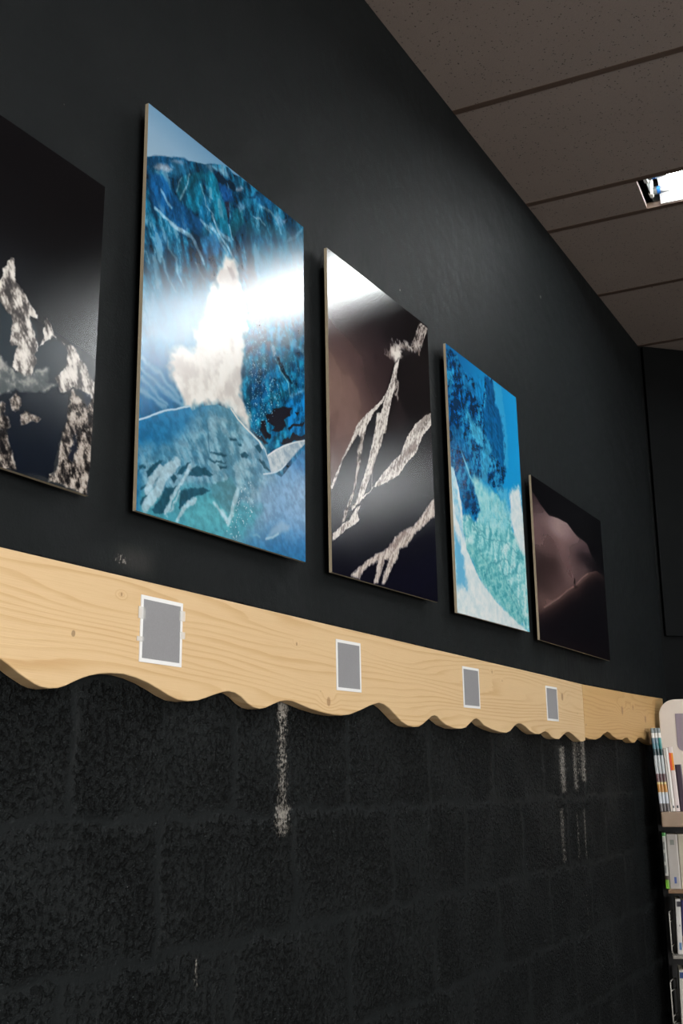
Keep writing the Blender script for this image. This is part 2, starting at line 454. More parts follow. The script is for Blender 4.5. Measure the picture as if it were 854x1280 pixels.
def board(name, low, top, mat, label):
    bm = bmesh.new()
    prism(bm, low + top[::-1], lambda p, h: (p[0], h, p[1]), -.028, -.0015)
    o = tag(link(name, bm, mat), label, 'wall board', 'scalloped boards along the wall')
    bevel(o, .0016, 2, 50)
    return o
board('scalloped_board', pre + E1, [(.05, 1.7515), (1.0, 1.7500), (1.8, 1.7480), (2.6, 1.7468), (3.1, 1.7462), (3.450, 1.7447)],
      pine('pine_boards_left', 3.0, [(1.8329, 1.5993, .009), (1.7168, 1.6979, .0035), (1.2273, 1.7214, .003), (3.2433, 1.6924, .012), (.6, 1.66, .01), (2.68, 1.722, .004), (2.75,1.705,.003)]),
      'long pale pine board with a scalloped lower edge running under the pictures')
board('scalloped_board', E2, [(3.4520, 1.7447), (3.8, 1.7486), (4.16, 1.7535), (4.515, 1.7610)],
      pine('pine_boards_right', 11.0, [(3.9027, 1.6842, .016), (4.2172, 1.6668, .014), (4.05, 1.70, .008)], (.88, .78, .60)),
      'short pine board with a scalloped edge butted at the far end beside the bookshelf')

# rough black bead of uneven height along the top of the boards
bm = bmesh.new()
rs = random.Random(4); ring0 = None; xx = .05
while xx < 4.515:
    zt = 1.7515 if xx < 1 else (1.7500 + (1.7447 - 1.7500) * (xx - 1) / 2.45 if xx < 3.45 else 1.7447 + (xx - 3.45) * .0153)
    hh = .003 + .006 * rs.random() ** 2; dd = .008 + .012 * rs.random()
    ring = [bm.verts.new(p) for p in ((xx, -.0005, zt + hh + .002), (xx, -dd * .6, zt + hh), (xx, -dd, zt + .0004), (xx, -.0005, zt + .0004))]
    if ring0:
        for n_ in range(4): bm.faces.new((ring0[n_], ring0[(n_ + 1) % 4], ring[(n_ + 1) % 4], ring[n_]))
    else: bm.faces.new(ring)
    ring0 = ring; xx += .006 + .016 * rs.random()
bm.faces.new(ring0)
struct(link('trim_1', bm, plain('black_bead', (.006, .006, .006, 1), .9, spec=.1, scale=200)))

# ------------------------------------------------------------------ laminated cards on the board
M_paper = plain('white_card_paper', (.80, .80, .80, 1), .45, var=.02)
M_field = plain('grey_printed_field', (.26, .26, .27, 1), .4, var=.10, scale=400)
def laminate():
    g = NT('clear_laminate')
    g.base((.93, .93, .9, 1)); g.rough(.12)
    v = g.noise(g.obj(), 60, 2); g.bump(v, .0015, .6)
    g.p.inputs['Alpha'].default_value = .35
    return g.mat
M_lam = laminate()
M_tape = M_lam
for k, (x0, x1, z0, z1, ang, lab) in enumerate((
        (1.2705, 1.3725, 1.6265, 1.7272, -.2, 'largest white bordered square card, taped to the board under the blue avalanche print'),
        (1.8620, 1.9625, 1.6238, 1.7232, .8, 'white bordered square card above a knot, under the dark ridge print'),
        (2.4842, 2.5880, 1.6227, 1.7222, .8, 'white bordered square card below the turquoise ice print'),
        (3.0930, 3.1940, 1.6164, 1.7164, .6, 'smallest white bordered square card, nearest the joint between the boards'))):
    cx, cz = (x0 + x1) / 2, (z0 + z1) / 2; w, h = (x1 - x0) / 2, (z1 - z0) / 2
    t = thing('card', lab, 'card', (cx, -.0282, cz), (0, math.radians(-ang), 0), 'cards on the pine board')
    bm = bmesh.new(); box(bm, -w, w, -.0012, 0, -h, h); link('card_sheet', bm, M_paper, t)
    bm = bmesh.new(); box(bm, -w + .006, w - .006, -.0015, -.0012, -h + .006, h - .006); link('grey_field', bm, M_field, t)['label'] = 'plain grey square field'
    if k == 0:
        for (a, b, c_, d) in ((-w - .006, -w + .010, .014, .032), (w - .010, w + .005, .022, .038), (-w - .008, -w + .008, -.020, -.013), (w - .008, w + .006, -.006, .005)):
            bm = bmesh.new(); box(bm, a, b, -.0022, -.0015, c_, d)
            link('tape_strip', bm, M_tape, t)['label'] = 'shiny clear tape'

# ------------------------------------------------------------------ photographs: painted in numpy on a fine grid
rng = np.random.RandomState(7)
_perm = [rng.rand(64, 64) for _ in range(4)]
def vnoise(x, y, k=0):
    t = _perm[k % 4]
    xi = np.floor(x).astype(int); yi = np.floor(y).astype(int)
    fx = x - xi; fy = y - yi
    fx = fx * fx * (3 - 2 * fx); fy = fy * fy * (3 - 2 * fy)
    a = t[xi % 64, yi % 64]; b = t[(xi + 1) % 64, yi % 64]; c = t[xi % 64, (yi + 1) % 64]; d = t[(xi + 1) % 64, (yi + 1) % 64]
    return (a * (1 - fx) + b * fx) * (1 - fy) + (c * (1 - fx) + d * fx) * fy
def fbm(x, y, sc, oct=4, k=0, gain=.5):
    s = 0; a = 1; tot = 0
    for o in range(oct):
        s = s + a * vnoise(x * sc + 17.3 * o + 5 * k, y * sc + 9.1 * o + 3 * k, k + o); tot += a; a *= gain; sc *= 2.03
    return s / tot
def ridge(x, y, sc, oct=4, k=0):
    s = 0; a = 1; tot = 0
    for o in range(oct):
        s = s + a * (1 - np.abs(2 * vnoise(x * sc + 7.7 * o + 5 * k, y * sc + 3.1 * o, k + o) - 1)); tot += a; a *= .55; sc *= 2.1
    return s / tot
def emb(x, y, sc, dx, dy, oct=5, k=0, gain=.58):
    """relief lit from one side: 0 shaded .. 1 lit"""
    e = .35 / sc
    d = fbm(x, y, sc, oct, k, gain) - fbm(x + dx * e, y + dy * e, sc, oct, k, gain)
    return .5 + .5 * np.tanh(d / (d.std() + 1e-9) * .9)
def sst(v, a, b):
    t = np.clip((v - a) / (b - a), 0, 1)
    return t * t * (3 - 2 * t)

class Art:
    def __init__(s, W, Hh, nx, ny, base):
        s.W, s.H, s.nx, s.ny = W, Hh, nx, ny
        u, v = np.meshgrid(np.linspace(0, W, nx), np.linspace(0, Hh, ny))
        s.x, s.y = u.ravel(), v.ravel()
        s.c = np.tile(np.array(base, float) / 255, (s.x.size, 1))
    def sd(s, pts, warp=0, wf=60, closed=True):
        """signed distance (negative inside) to a polygon, or distance to a polyline"""
        x, y = s.x, s.y
        if warp:
            x = x + warp * (fbm(s.x, s.y, wf, 3, 1) - .5) * 2; y = y + warp * (fbm(s.x, s.y, wf, 3, 2) - .5) * 2
        d = np.full(x.shape, 1e9); ins = np.zeros(x.shape, bool); n = len(pts)
        for i in range(n if closed else n - 1):
            ax, ay = pts[i]; bx, by = pts[(i + 1) % n]
            ex, ey = bx - ax, by - ay
            t = np.clip(((x - ax) * ex + (y - ay) * ey) / (ex * ex + ey * ey + 1e-12), 0, 1)
            d = np.minimum(d, (x - ax - t * ex) ** 2 + (y - ay - t * ey) ** 2)
            if closed:
                cr = (ay > y) != (by > y)
                with np.errstate(divide='ignore', invalid='ignore'):
                    ins ^= cr & (x < ex * (y - ay) / (ey if abs(ey) > 1e-12 else 1e-12) + ax)
        d = np.sqrt(d)
        return np.where(ins, -d, d) if closed else d
    def mask(s, pts, soft=.003, warp=0, wf=60):
        return sst(-s.sd(pts, warp, wf), -soft, soft)
    def line(s, pts, w, soft=.002, warp=0, wf=60):
        return 1 - sst(s.sd(pts, warp, wf, False), w - soft, w + soft)
    def put(s, m, col):
        col = np.array(col, float)
        if col.max() > 1.0 or col.ndim == 1: col = col / 255
        s.c = s.c * (1 - m[:, None]) + col * m[:, None]
    def poly(s, pts, col, soft=.003, warp=0, wf=60, k=1.0):
        s.put(s.mask(pts, soft, warp, wf) * k, col)
    def stroke(s, pts, w, col, soft=.002, warp=0, wf=60, k=1.0):
        s.put(s.line(pts, w, soft, warp, wf) * k, col)
    def rbf(s, pts, cols, sig=.045, sy=None):
        sy = sy or sig
        """smooth field of colours from scattered samples (Gaussian weights)"""
        num = 0; den = 0
        for (px, py), c in zip(pts, cols):
            w = np.exp(-(s.x - px) ** 2 / (2 * sig * sig) - (s.y - py) ** 2 / (2 * sy * sy)) + 1e-9
            num = num + w[:, None] * (np.array(c, float) / 255); den = den + w
        return num / den[:, None]
    def tex(s, m, amt, v, lo=.3, hi=.75):
        s.c = s.c * (1 + (m * amt * (np.clip((v - lo) / (hi - lo), 0, 1) * 2 - 1))[:, None])
    def ramp(s, v, stops):
        """colours along v: stops = [(pos, (r,g,b)), ...]"""
        P = [a for a, _ in stops]; K = np.array([b for _, b in stops], float) / 255
        return np.stack([np.interp(v, P, K[:, i]) for i in range(3)], 1)
    def put_arr(s, m, arr):
        s.c = s.c * (1 - m[:, None]) + arr * m[:, None]
    def mesh(s, name, gain=1.0):
        nx, ny = s.nx, s.ny
        me = bpy.data.meshes.new(name)
        co = np.zeros((nx * ny, 3)); co[:, 0] = s.x - s.W / 2; co[:, 2] = s.y - s.H / 2
        i = np.arange((nx - 1) * (ny - 1)); r, cc = i // (nx - 1), i % (nx - 1)
        a = r * nx + cc
        f = np.stack([a, a + 1, a + nx + 1, a + nx], 1)
        me.vertices.add(nx * ny); me.vertices.foreach_set('co', co.ravel())
        me.loops.add(f.size); me.loops.foreach_set('vertex_index', f.ravel().astype(np.int32))
        me.polygons.add(len(f)); me.polygons.foreach_set('loop_start', (np.arange(len(f)) * 4).astype(np.int32))
        me.update(calc_edges=True)
        at = me.color_attributes.new('picture', 'FLOAT_COLOR', 'POINT')
        c = np.clip(s.c, 0, 1)
        l = np.where(c <= .04045, c / 12.92, ((c + .055) / 1.055) ** 2.4) * gain
        at.data.foreach_set('color', np.concatenate([l, np.ones((len(l), 1))], 1).ravel().astype(np.float32))
        return me

# ---- the dark peaks
def art_peaks(W, Hh):
    A = Art(W, Hh, 560, 400, (4, 6, 10))
    A.c = A.ramp(sst(A.y, .18, .46), [(0, (38, 42, 46)), (.3, (24, 27, 31)), (.6, (9, 11, 15)), (1, (3, 4, 8))])
    tex = ridge(A.x + .4 * A.y, A.y * .45, 62, 4, 1); tex2 = fbm(A.x, A.y, 170, 3, 2)
    e1 = emb(A.x + .35 * A.y, A.y * .62, 40, .9, -.5, 5, 1, .68); e2 = emb(A.x + .5 * A.y, A.y * .7 - .2 * A.x, 46, .9, -.6, 5, 2, .72)
    snow = A.ramp(e1, [(.0, (58, 57, 58)), (.3, (128, 123, 119)), (.6, (190, 185, 179)), (1, (236, 232, 226))])
    rock = A.ramp(e2, [(.0, (18, 18, 21)), (.3, (62, 57, 54)), (.6, (126, 117, 110)), (1, (200, 191, 182))])
    def S(pts, arr, soft=.0012, warp=.0034, wf=130, k=1.0): A.put_arr(A.mask(pts, soft, warp, wf) * k, arr)
    # haze-blue shaded faces between the lit ones
    S([(0.4684,0.2133),(0.5094,0.2265),(0.5235,0.2161),(0.5631,0.2264),(0.5868,0.1952),(0.5981,0.2012),(0.6187,0.2145),(0.6363,0.2098),(0.6435,0.1823),(0.6243,0.146),(0.5921,0.1335),(0.5205,0.1098),(0.4795,0.1013)], A.ramp(A.y, [(.0, (30, 40, 48)), (.3, (48, 58, 64))]), .004, .006)
    S([(0.4946,0.2453),(0.5064,0.2575),(0.5119,0.2689),(0.5108,0.2757),(0.5173,0.2821),(0.5171,0.2893),(0.5236,0.2978),(0.5274,0.2985),(0.5332,0.2672),(0.5486,0.2599),(0.5599,0.249),(0.5762,0.2353),(0.5772,0.2298),(0.5641,0.2277),(0.5677,0.2136),(0.5768,0.2025),(0.5843,0.1907),(0.5792,0.1742),(0.5826,0.1627),(0.5708,0.1389),(0.5576,0.1345),(0.5459,0.1411),(0.5378,0.1453),(0.54,0.1566),(0.5471,0.177),(0.5321,0.1706),(0.5328,0.1984),(0.5314,0.2139),(0.5238,0.2172),(0.5094,0.2265),(0.4963,0.2283)], snow)
    S([(0.5919,0.2322),(0.5962,0.2376),(0.6028,0.2309),(0.6085,0.22),(0.6176,0.2131),(0.6091,0.2128),(0.5981,0.2003),(0.5871,0.1917),(0.5919,0.2044)], snow, .001, .003)
    S([(0.6377,0.2084),(0.6458,0.217),(0.6563,0.2114),(0.6673,0.202),(0.681,0.1915),(0.6882,0.1825),(0.6981,0.1725),(0.7039,0.1475),(0.6921,0.1476),(0.6788,0.1527),(0.656,0.1509),(0.6493,0.1413),(0.6276,0.1361),(0.6199,0.1556),(0.6345,0.1716),(0.6422,0.1837)], snow)
    S([(0.6285,0.2144),(0.6362,0.2116),(0.6339,0.2089)], snow, .001)
    # glacier slope
    S([(0.4862,0.1375),(0.5166,0.1509),(0.5303,0.1427),(0.5439,0.1386),(0.5619,0.1377),(0.5835,0.1522),(0.608,0.168),(0.6071,0.1512),(0.6031,0.1426),(0.6267,0.1468),(0.5998,0.1252),(0.564,0.1136),(0.5216,0.0981),(0.4909,0.0899)], A.ramp(emb(A.x, A.y, 30, .7, -.7, 5, 3, .6), [(0, (78, 86, 88)), (.5, (130, 134, 132)), (1, (184, 183, 177))]), .003, .004, k=.9)
    # deep valley
    S([(0.4814,0.0826),(0.5217,0.0964),(0.534,0.103),(0.5462,0.1139),(0.5595,0.1139),(0.5929,0.1238),(0.6088,0.1308),(0.6265,0.1494),(0.6325,0.1349),(0.6472,0.1359),(0.6451,0.1003),(0.6302,0.0455),(0.6261,0.009),(0.5588,0.0006),(0.5395,0.0446),(0.5226,0.0873),(0.4825,0.0713)], A.ramp(A.y, [(0, (14, 20, 30)), (.08, (17, 25, 36)), (.17, (26, 37, 46))]), .003, .004)
    S([(0.5378,0.0973),(0.5486,0.1112),(0.5608,0.0994),(0.5576,0.0861),(0.5447,0.0822)], rock, .0015, .004, 110)
    S([(0.5591,0.0814),(0.5684,0.0895),(0.582,0.0901),(0.5985,0.0863),(0.5898,0.0801),(0.5742,0.0755),(0.5637,0.068)], rock, .0015, .004, 110)
    S([(0.4631,0.0652),(0.5224,0.0889),(0.5311,0.0882),(0.531,0.0779),(0.5285,0.0703),(0.536,0.0709),(0.5454,0.0626),(0.5392,0.0479),(0.5443,0.0392),(0.5477,0.0265),(0.5607,0.0028),(0.5271,-0.0041),(0.4715,-0.0168)], rock, .0015, .005, 110)
    S([(0.6561,0.15),(0.6694,0.1412),(0.6801,0.1352),(0.6908,0.131),(0.6997,0.1509),(0.7035,0.1179),(0.6995,0.0829),(0.6997,0.0458),(0.6979,0.0014),(0.6577,0.0044),(0.6197,0.0022),(0.6177,0.0122),(0.6305,0.0136),(0.6336,0.0339),(0.6342,0.0555),(0.6418,0.0811),(0.6454,0.0968),(0.6482,0.1233)], rock, .0015, .005, 110)
    S([(0.6712,0.0851),(0.6641,0.0802),(0.6628,0.0652),(0.6542,0.0484),(0.66,0.0373),(0.6685,0.0559),(0.6696,0.0745)], np.tile(np.array([[24, 30, 42]]) / 255., (A.x.size, 1)), .002, .006)
    S([(0.6662,0.1495),(0.6794,0.1444),(0.6882,0.1302),(0.6933,0.1489),(0.6814,0.1526)], np.tile(np.array([[28, 38, 52]]) / 255., (A.x.size, 1)), .002, .004)
    return A

# ---- the blue avalanche
def art_avalanche(W, Hh):
    A = Art(W, Hh, 380, 560, (120, 160, 190))
    N = A.x.size
    A.c = A.ramp(A.y + .10 * A.x, [(.58, (150, 178, 198)), (.66, (132, 168, 196)), (.75, (88, 138, 176))])
    mount = [(-0.0096,0.5964),(0.0073,0.6057),(0.0303,0.6192),(0.0631,0.6331),(0.0783,0.6428),(0.0907,0.6476),(0.1097,0.6517),(0.129,0.6602),(0.1553,0.6688),(0.1753,0.6815),(0.2062,0.6942),(0.231,0.7001)] + [(0.2461,0.6968),(0.2718,0.7033),(0.3328,0.703),(0.3888,0.7109),(0.5364,0.7461),(0.5322,0.4767)] + [(W + .02, .2), (W + .02, -.05), (-.05, -.05)]
    mm = A.mask(mount, .0015, .003, 50)
    t1 = ridge(A.x + .28 * A.y, A.y * .45, 26, 4, 0); t2 = fbm(A.x, A.y, 30, 4, 1); t3 = ridge(A.x + .45 * A.y, A.y * .5, 60, 3, 3)
    ce = emb(A.x + .30 * A.y, A.y * .5, 22, 1, -.35, 6, 1, .66); cf = emb(A.x + .1 * A.y, A.y * .6, 40, 1, .3, 5, 2, .7)
    cliff = A.ramp(t2 * .45 + ce * .38 + .12, [(.28, (8, 48, 78)), (.45, (12, 72, 106)), (.6, (18, 92, 124)), (.75, (34, 110, 146)), (.9, (92, 148, 178))])
    A.put_arr(mm, cliff)
    top = mm * sst(A.y - (Hh - .30) + .2 * (t2 - .5), .0, .1)
    # shoulders and buttresses
    P = A.poly
    P([(0.0074,0.6043),(0.0333,0.6195),(0.0632,0.6326),(0.0845,0.645),(0.1098,0.6506),(0.1164,0.6431),(0.0885,0.62),(0.0582,0.6002),(0.0403,0.5932),(0.0196,0.593),(0.0067,0.5863)], (14, 72, 112), .004, .004)
    P([(0.0573,0.6253),(0.0785,0.6385),(0.0972,0.644),(0.1164,0.6431),(0.1104,0.6312),(0.0795,0.6068),(0.0582,0.6002),(0.0432,0.5968),(0.0638,0.6159)], (30, 98, 136), .005, .006)
    P([(0.0181,0.5932),(0.0281,0.6016),(0.0517,0.6121),(0.0654,0.6124),(0.0581,0.6044),(0.0343,0.5933)], (122, 142, 162), .004, .005)
    P([(0.0604,0.6237),(0.0754,0.6365),(0.0909,0.6429),(0.0972,0.6419),(0.0787,0.6301)], (98, 130, 158), .004, .004)
    P([(0.0085,0.5789),(0.0375,0.5896),(0.059,0.5794),(0.0748,0.5661),(0.103,0.5628),(0.1319,0.5572),(0.1579,0.5651),(0.1457,0.5314),(0.0984,0.5099),(0.0612,0.5177),(0.0225,0.52),(0.0078,0.5272)], (14, 74, 122), .006, .008)
    P([(0.0463,0.5941),(0.0765,0.6053),(0.08,0.5942),(0.0715,0.5709),(0.059,0.5774)], (8, 54, 84), .005, .006)
    P([(0.0774,0.5801),(0.0919,0.611),(0.1137,0.6286),(0.111,0.6098),(0.0963,0.5745),(0.0874,0.5595)], (16, 92, 118), .003, .004)
    P([(0.1028,0.567),(0.1117,0.5885),(0.1334,0.621),(0.1496,0.6314),(0.1568,0.6106),(0.1576,0.578),(0.1317,0.5636),(0.1125,0.5609)], (14, 104, 136), .004, .006)
    P([(0.1168,0.6324),(0.1556,0.6545),(0.1627,0.6402),(0.143,0.6281),(0.124,0.6076),(0.1054,0.5854)], (12, 90, 116), .004, .006)
    P([(0.1557,0.6501),(0.1756,0.667),(0.1895,0.6628),(0.2036,0.6518),(0.2075,0.6288),(0.1975,0.6127),(0.1838,0.6083),(0.1733,0.6232),(0.1611,0.6372)], (14, 108, 138), .003, .004)
    P([(0.1446,0.5697),(0.1634,0.6139),(0.1739,0.5968),(0.1811,0.5781),(0.1749,0.5554),(0.1582,0.5564)], (14, 96, 138), .004, .006)
    P([(0.1824,0.6683),(0.203,0.6788),(0.2314,0.6749),(0.2318,0.6521),(0.2105,0.6553)], (8, 42, 66), .005, .006)
    P([(0.162,0.6668),(0.1822,0.6806),(0.2098,0.6915),(0.229,0.6922),(0.2292,0.6807),(0.2031,0.6766),(0.1757,0.6648)], (92, 136, 162), .005, .008, k=.8)
    P([(0.1829,0.674),(0.2036,0.6801),(0.2215,0.6686),(0.25,0.6806),(0.2575,0.6727),(0.236,0.6529),(0.2147,0.6537),(0.2006,0.658)], (6, 36, 58), .005, .006)
    P([(0.2006,0.6558),(0.218,0.6622),(0.2431,0.6587),(0.247,0.6421),(0.2188,0.6239),(0.208,0.6368)], (14, 66, 118), .004, .006)
    P([(0.217,0.6253),(0.2327,0.6352),(0.2367,0.6143),(0.2335,0.5901),(0.2263,0.6003)], (26, 34, 54), .003, .003)
    P([(0.181,0.6057),(0.2153,0.6222),(0.2298,0.5997),(0.2337,0.5789),(0.2447,0.5613),(0.2163,0.5687),(0.1954,0.5768)], (14, 100, 128), .004, .006)
    P([(0.2371,0.5872),(0.2544,0.6319),(0.28,0.6441),(0.2803,0.6164),(0.2623,0.5897),(0.2482,0.5651)], (14, 92, 116), .004, .008)
    for q_, col, k in (([(0.2538,0.6709),(0.2684,0.6828),(0.2777,0.6804),(0.2612,0.6653)], (132, 160, 190), .9), ([(0.258,0.6382),(0.2799,0.6511),(0.2874,0.6477),(0.2691,0.6296)], (96, 140, 172), .7),
                       ([(0.3213,0.6877),(0.3367,0.7025),(0.3888,0.706),(0.3766,0.6831),(0.3408,0.6733),(0.3252,0.6753)], (16, 88, 134), .9), ([(0.2985,0.6718),(0.3251,0.6968),(0.3329,0.6982),(0.3098,0.6774)], (8, 38, 66), .9),
                       ([(0.4135,0.676),(0.4302,0.6862),(0.426,0.6744)], (140, 160, 190), .8), ([(0.3888,0.6767),(0.4052,0.6844),(0.4218,0.6724),(0.4134,0.6588),(0.397,0.6683)], (86, 128, 160), .7),
                       ([(0.2841,0.6135),(0.3102,0.6397),(0.3888,0.6572),(0.4471,0.6642),(0.447,0.6493),(0.3647,0.6198),(0.2881,0.5876)], (26, 96, 122), .6)):
        P(q_, col, .004, .006, k=k)
    S_ = A.stroke
    rib = (138, 176, 198)
    for q_, w, k in (([(0.0255,0.5194),(0.0523,0.5156),(0.0767,0.5103),(0.1045,0.5146)], .003, .8), ([(0.0919,0.611),(0.0862,0.5931),(0.079,0.5767)], .0016, .6), ([(0.1152,0.6294),(0.108,0.604),(0.0902,0.5673)], .0018, .7),
                     ([(0.1465,0.6232),(0.1568,0.6106),(0.1639,0.5921),(0.1844,0.5841)], .002, .6), ([(0.0387,0.5589),(0.0541,0.5476),(0.0665,0.539)], .003, .6), ([(0.1516,0.5555),(0.1716,0.5539),(0.1919,0.5544)], .003, .6),
                     ([(0.1817,0.5793),(0.2027,0.5558),(0.2344,0.5388),(0.2633,0.5176)], .0032, .8), ([(0.2354,0.5864),(0.2392,0.5723),(0.2465,0.5621)], .0018, .8), ([(0.2026,0.558),(0.22,0.5569),(0.2341,0.5566)], .004, .6),
                     ([(0.3408,0.6733),(0.3726,0.6788),(0.397,0.6707),(0.4134,0.649)], .003, .5), ([(0.314,0.6392),(0.3371,0.6452),(0.3528,0.6406)], .002, .6), ([(0.4907,0.6941),(0.4642,0.6645),(0.4343,0.6437)], .003, .5),
                     ([(0.0675,0.5107),(0.0952,0.5109),(0.1236,0.5131),(0.1467,0.4935),(0.1602,0.4779)], .004, .7), ([(0.0566,0.4809),(0.0632,0.4633),(0.0817,0.4548),(0.0855,0.4317),(0.1047,0.4108)], .0025, .6),
                     ([(0.0462,0.4416),(0.0559,0.4194),(0.0684,0.4043),(0.0838,0.3942)], .0025, .6), ([(0.1377,0.4683),(0.1477,0.4577),(0.1609,0.4483)], .002, .6), ([(0.1782,0.5596),(0.1988,0.5492),(0.2128,0.5378),(0.2305,0.5277)], .004, .6),
                     ([(0.1583,0.5526),(0.1751,0.5473),(0.1922,0.5374)], .003, .5)):
        S_(q_, w, rib, .002, .003, 90, k)
    P([(0.0211,0.4832),(0.0413,0.4904),(0.0564,0.4849),(0.0572,0.4647),(0.0459,0.4496),(0.0281,0.4539),(0.0218,0.4673)], (28, 98, 142), .005, .006, k=.8)
    P([(0.1491,0.5268),(0.1919,0.5505),(0.2165,0.5305),(0.1929,0.5092),(0.1597,0.497)], (36, 100, 146), .006, .008, k=.7)
    P([(0.0029,0.4408),(0.0257,0.4428),(0.0494,0.4349),(0.0448,0.4027),(0.0053,0.3864)], (36, 66, 84), .02, .01, k=.6)
    A.tex(mm, .20, ce, .05, .95); A.tex(mm, .15, cf, .05, .95)
    dust = mm * sst(ce, .80, .97) * sst(fbm(A.x, A.y, 13, 3, 3), .45, .62)
    A.put(dust * .50, (150, 186, 206))
    A.poly([(-0.0159,0.3622),(0.0566,0.3995),(0.1356,0.4274),(0.1812,0.4288),(0.1632,0.3628),(0.1519,0.3011),(-0.0105,0.2461)], (128, 166, 194), .045, .006, k=.88)
    A.poly([(0.3063,0.5758),(0.6105,0.7543),(0.6057,0.5512),(0.339,0.4362)], (66, 132, 164), .05, .006, k=.7)
    # far left slope below the haze
    P([(-0.0175,0.2697),(0.0793,0.2832),(0.1098,0.2111),(0.1072,0.1972),(0.0023,0.1442),(-0.0115,0.1403)], (34, 108, 158), .030, .004, k=.9)
    for q_ in ([(0.0013,0.229),(0.0424,0.2186),(0.082,0.2068),(0.1052,0.2007)], [(0.002,0.2136),(0.0372,0.2011),(0.0674,0.1903)], [(0.0029,0.1945),(0.0378,0.1875),(0.0617,0.1827)], [(0.0005,0.2484),(0.0476,0.2362),(0.0973,0.2114)]):
        S_(q_, .0042, (128, 174, 202), .004, .006, 60, .7)
    # right wall
    t4 = fbm(A.x, A.y, 60, 4, 2)
    rw = A.mask([(0.2543,0.4063),(0.5327,0.51),(0.5285,0.2354),(0.3473,0.1887),(0.3031,0.2174),(0.2811,0.2643),(0.2874,0.3309)], .01, .006)
    A.put_arr(rw, A.ramp(t4 * .8 + .1, [(.3, (6, 64, 100)), (.5, (14, 92, 128)), (.62, (16, 112, 146)), (.8, (66, 146, 176))]))
    P([(0.3022,0.3009),(0.358,0.3185),(0.3619,0.2975),(0.3356,0.2676),(0.3173,0.2535),(0.3062,0.2718)], (8, 66, 108), .006, .008, k=.8)
    P([(0.3537,0.4296),(0.413,0.449),(0.4625,0.4432),(0.4965,0.4336),(0.5136,0.4058),(0.4878,0.421),(0.4456,0.4231),(0.4129,0.4117),(0.381,0.4143)], (112, 158, 188), .006, .008, k=.6)
    P([(0.3732,0.4047),(0.3889,0.4033),(0.3929,0.3886),(0.383,0.3784)], (118, 150, 170), .002, .003)
    P([(0.3577,0.3992),(0.3712,0.4063),(0.3752,0.3849),(0.3655,0.3815)], (48, 62, 84), .003, .004)
    P([(0.383,0.3659),(0.4008,0.3684),(0.4411,0.3447),(0.4409,0.317),(0.4207,0.3245),(0.3968,0.3443)], (16, 108, 152), .003, .004)
    P([(0.3889,0.385),(0.4008,0.3845),(0.4411,0.3539),(0.4576,0.3545),(0.4493,0.3449),(0.4289,0.3477),(0.4048,0.3651)], (8, 44, 64), .003, .004)
    S_([(0.3929,0.3772),(0.4127,0.3563),(0.437,0.3434),(0.443,0.3176)], .0016, (120, 170, 180), .0015, .002, 90, .8)
    P([(0.4368,0.3112),(0.47,0.3328),(0.4999,0.3513),(0.5305,0.3632),(0.5286,0.2446),(0.4446,0.2451),(0.4206,0.2836)], (14, 104, 160), .003, .004)
    S_([(0.445,0.3159),(0.4742,0.3341),(0.5042,0.3539)], .003, (96, 160, 200), .003, .004, 90, .7)
    A.tex(rw, .30, emb(A.x - .1 * A.y, A.y * .7, 34, 1, -.4, 5, 2, .66), .05, .95)
    A.put(rw * sst(fbm(A.x, A.y, 200, 2, 2), .66, .78) * sst(A.y, .25, .36) * .4, (120, 176, 200))
    for q_ in ([(0.3621,0.2534),(0.389,0.2766),(0.4246,0.2916),(0.449,0.2919),(0.4448,0.2792),(0.4205,0.2655),(0.4245,0.2531),(0.4046,0.2365),(0.3812,0.2301),(0.389,0.2433),(0.3621,0.2424)], [(0.3433,0.2371),(0.3545,0.2447),(0.3659,0.226),(0.3774,0.2247),(0.3736,0.2106),(0.3547,0.212),(0.3397,0.2188)],
               [(0.314,0.2097),(0.336,0.2092),(0.3698,0.2052),(0.3547,0.1991),(0.3287,0.1987)], [(0.4325,0.2486),(0.4611,0.2679),(0.4947,0.2796),(0.4947,0.2749),(0.4611,0.261),(0.4405,0.2474)], [(0.4085,0.2153),(0.4364,0.2294),(0.4527,0.2451),(0.4692,0.245),(0.5289,0.2633),(0.5288,0.2539),(0.4608,0.2314),(0.4243,0.2128)],
               [(0.4613,0.2886),(0.478,0.2969),(0.4696,0.284)]):
        P(q_, (26, 26, 36), .002, .006, 70)
    sp = (fbm(A.x, A.y, 330, 2, 3) > .755) & (A.sd([(0.327,0.4334),(0.3275,0.3597),(0.3392,0.3037),(0.3734,0.3054),(0.3138,0.231)], 0, 60, False) < .035)
    A.put(sp * .75, (150, 196, 214))
    # powder cloud
    cl = A.mask([(0.2062,0.5018),(0.2254,0.5192),(0.2497,0.5203),(0.2589,0.4986),(0.2652,0.4826),(0.2957,0.4668),(0.3079,0.406)] + [(0.2852,0.3902),(0.2781,0.3603),(0.2859,0.3358),(0.2752,0.2963),(0.283,0.2675),(0.2981,0.2497),(0.3067,0.2121),(0.2799,0.218),(0.2506,0.2306),(0.2222,0.2327),(0.1947,0.2272),(0.1614,0.2132),(0.1357,0.1982),(0.1152,0.2004),(0.1047,0.2136),(0.0902,0.2377),(0.0726,0.2475),(0.0587,0.26),(0.0793,0.2832),(0.1019,0.3001),(0.1261,0.3043),(0.1402,0.3126),(0.1461,0.3402),(0.1506,0.3678)] + [(0.1698,0.4128),(0.1965,0.4592),(0.2066,0.486)], .010, .017, 38)
    A.put_arr(cl * .97, A.ramp(emb(A.x, A.y, 16, .7, -.7, 5, 1, .55), [(0, (206, 200, 196)), (.6, (232, 228, 222)), (1, (246, 243, 238))]))
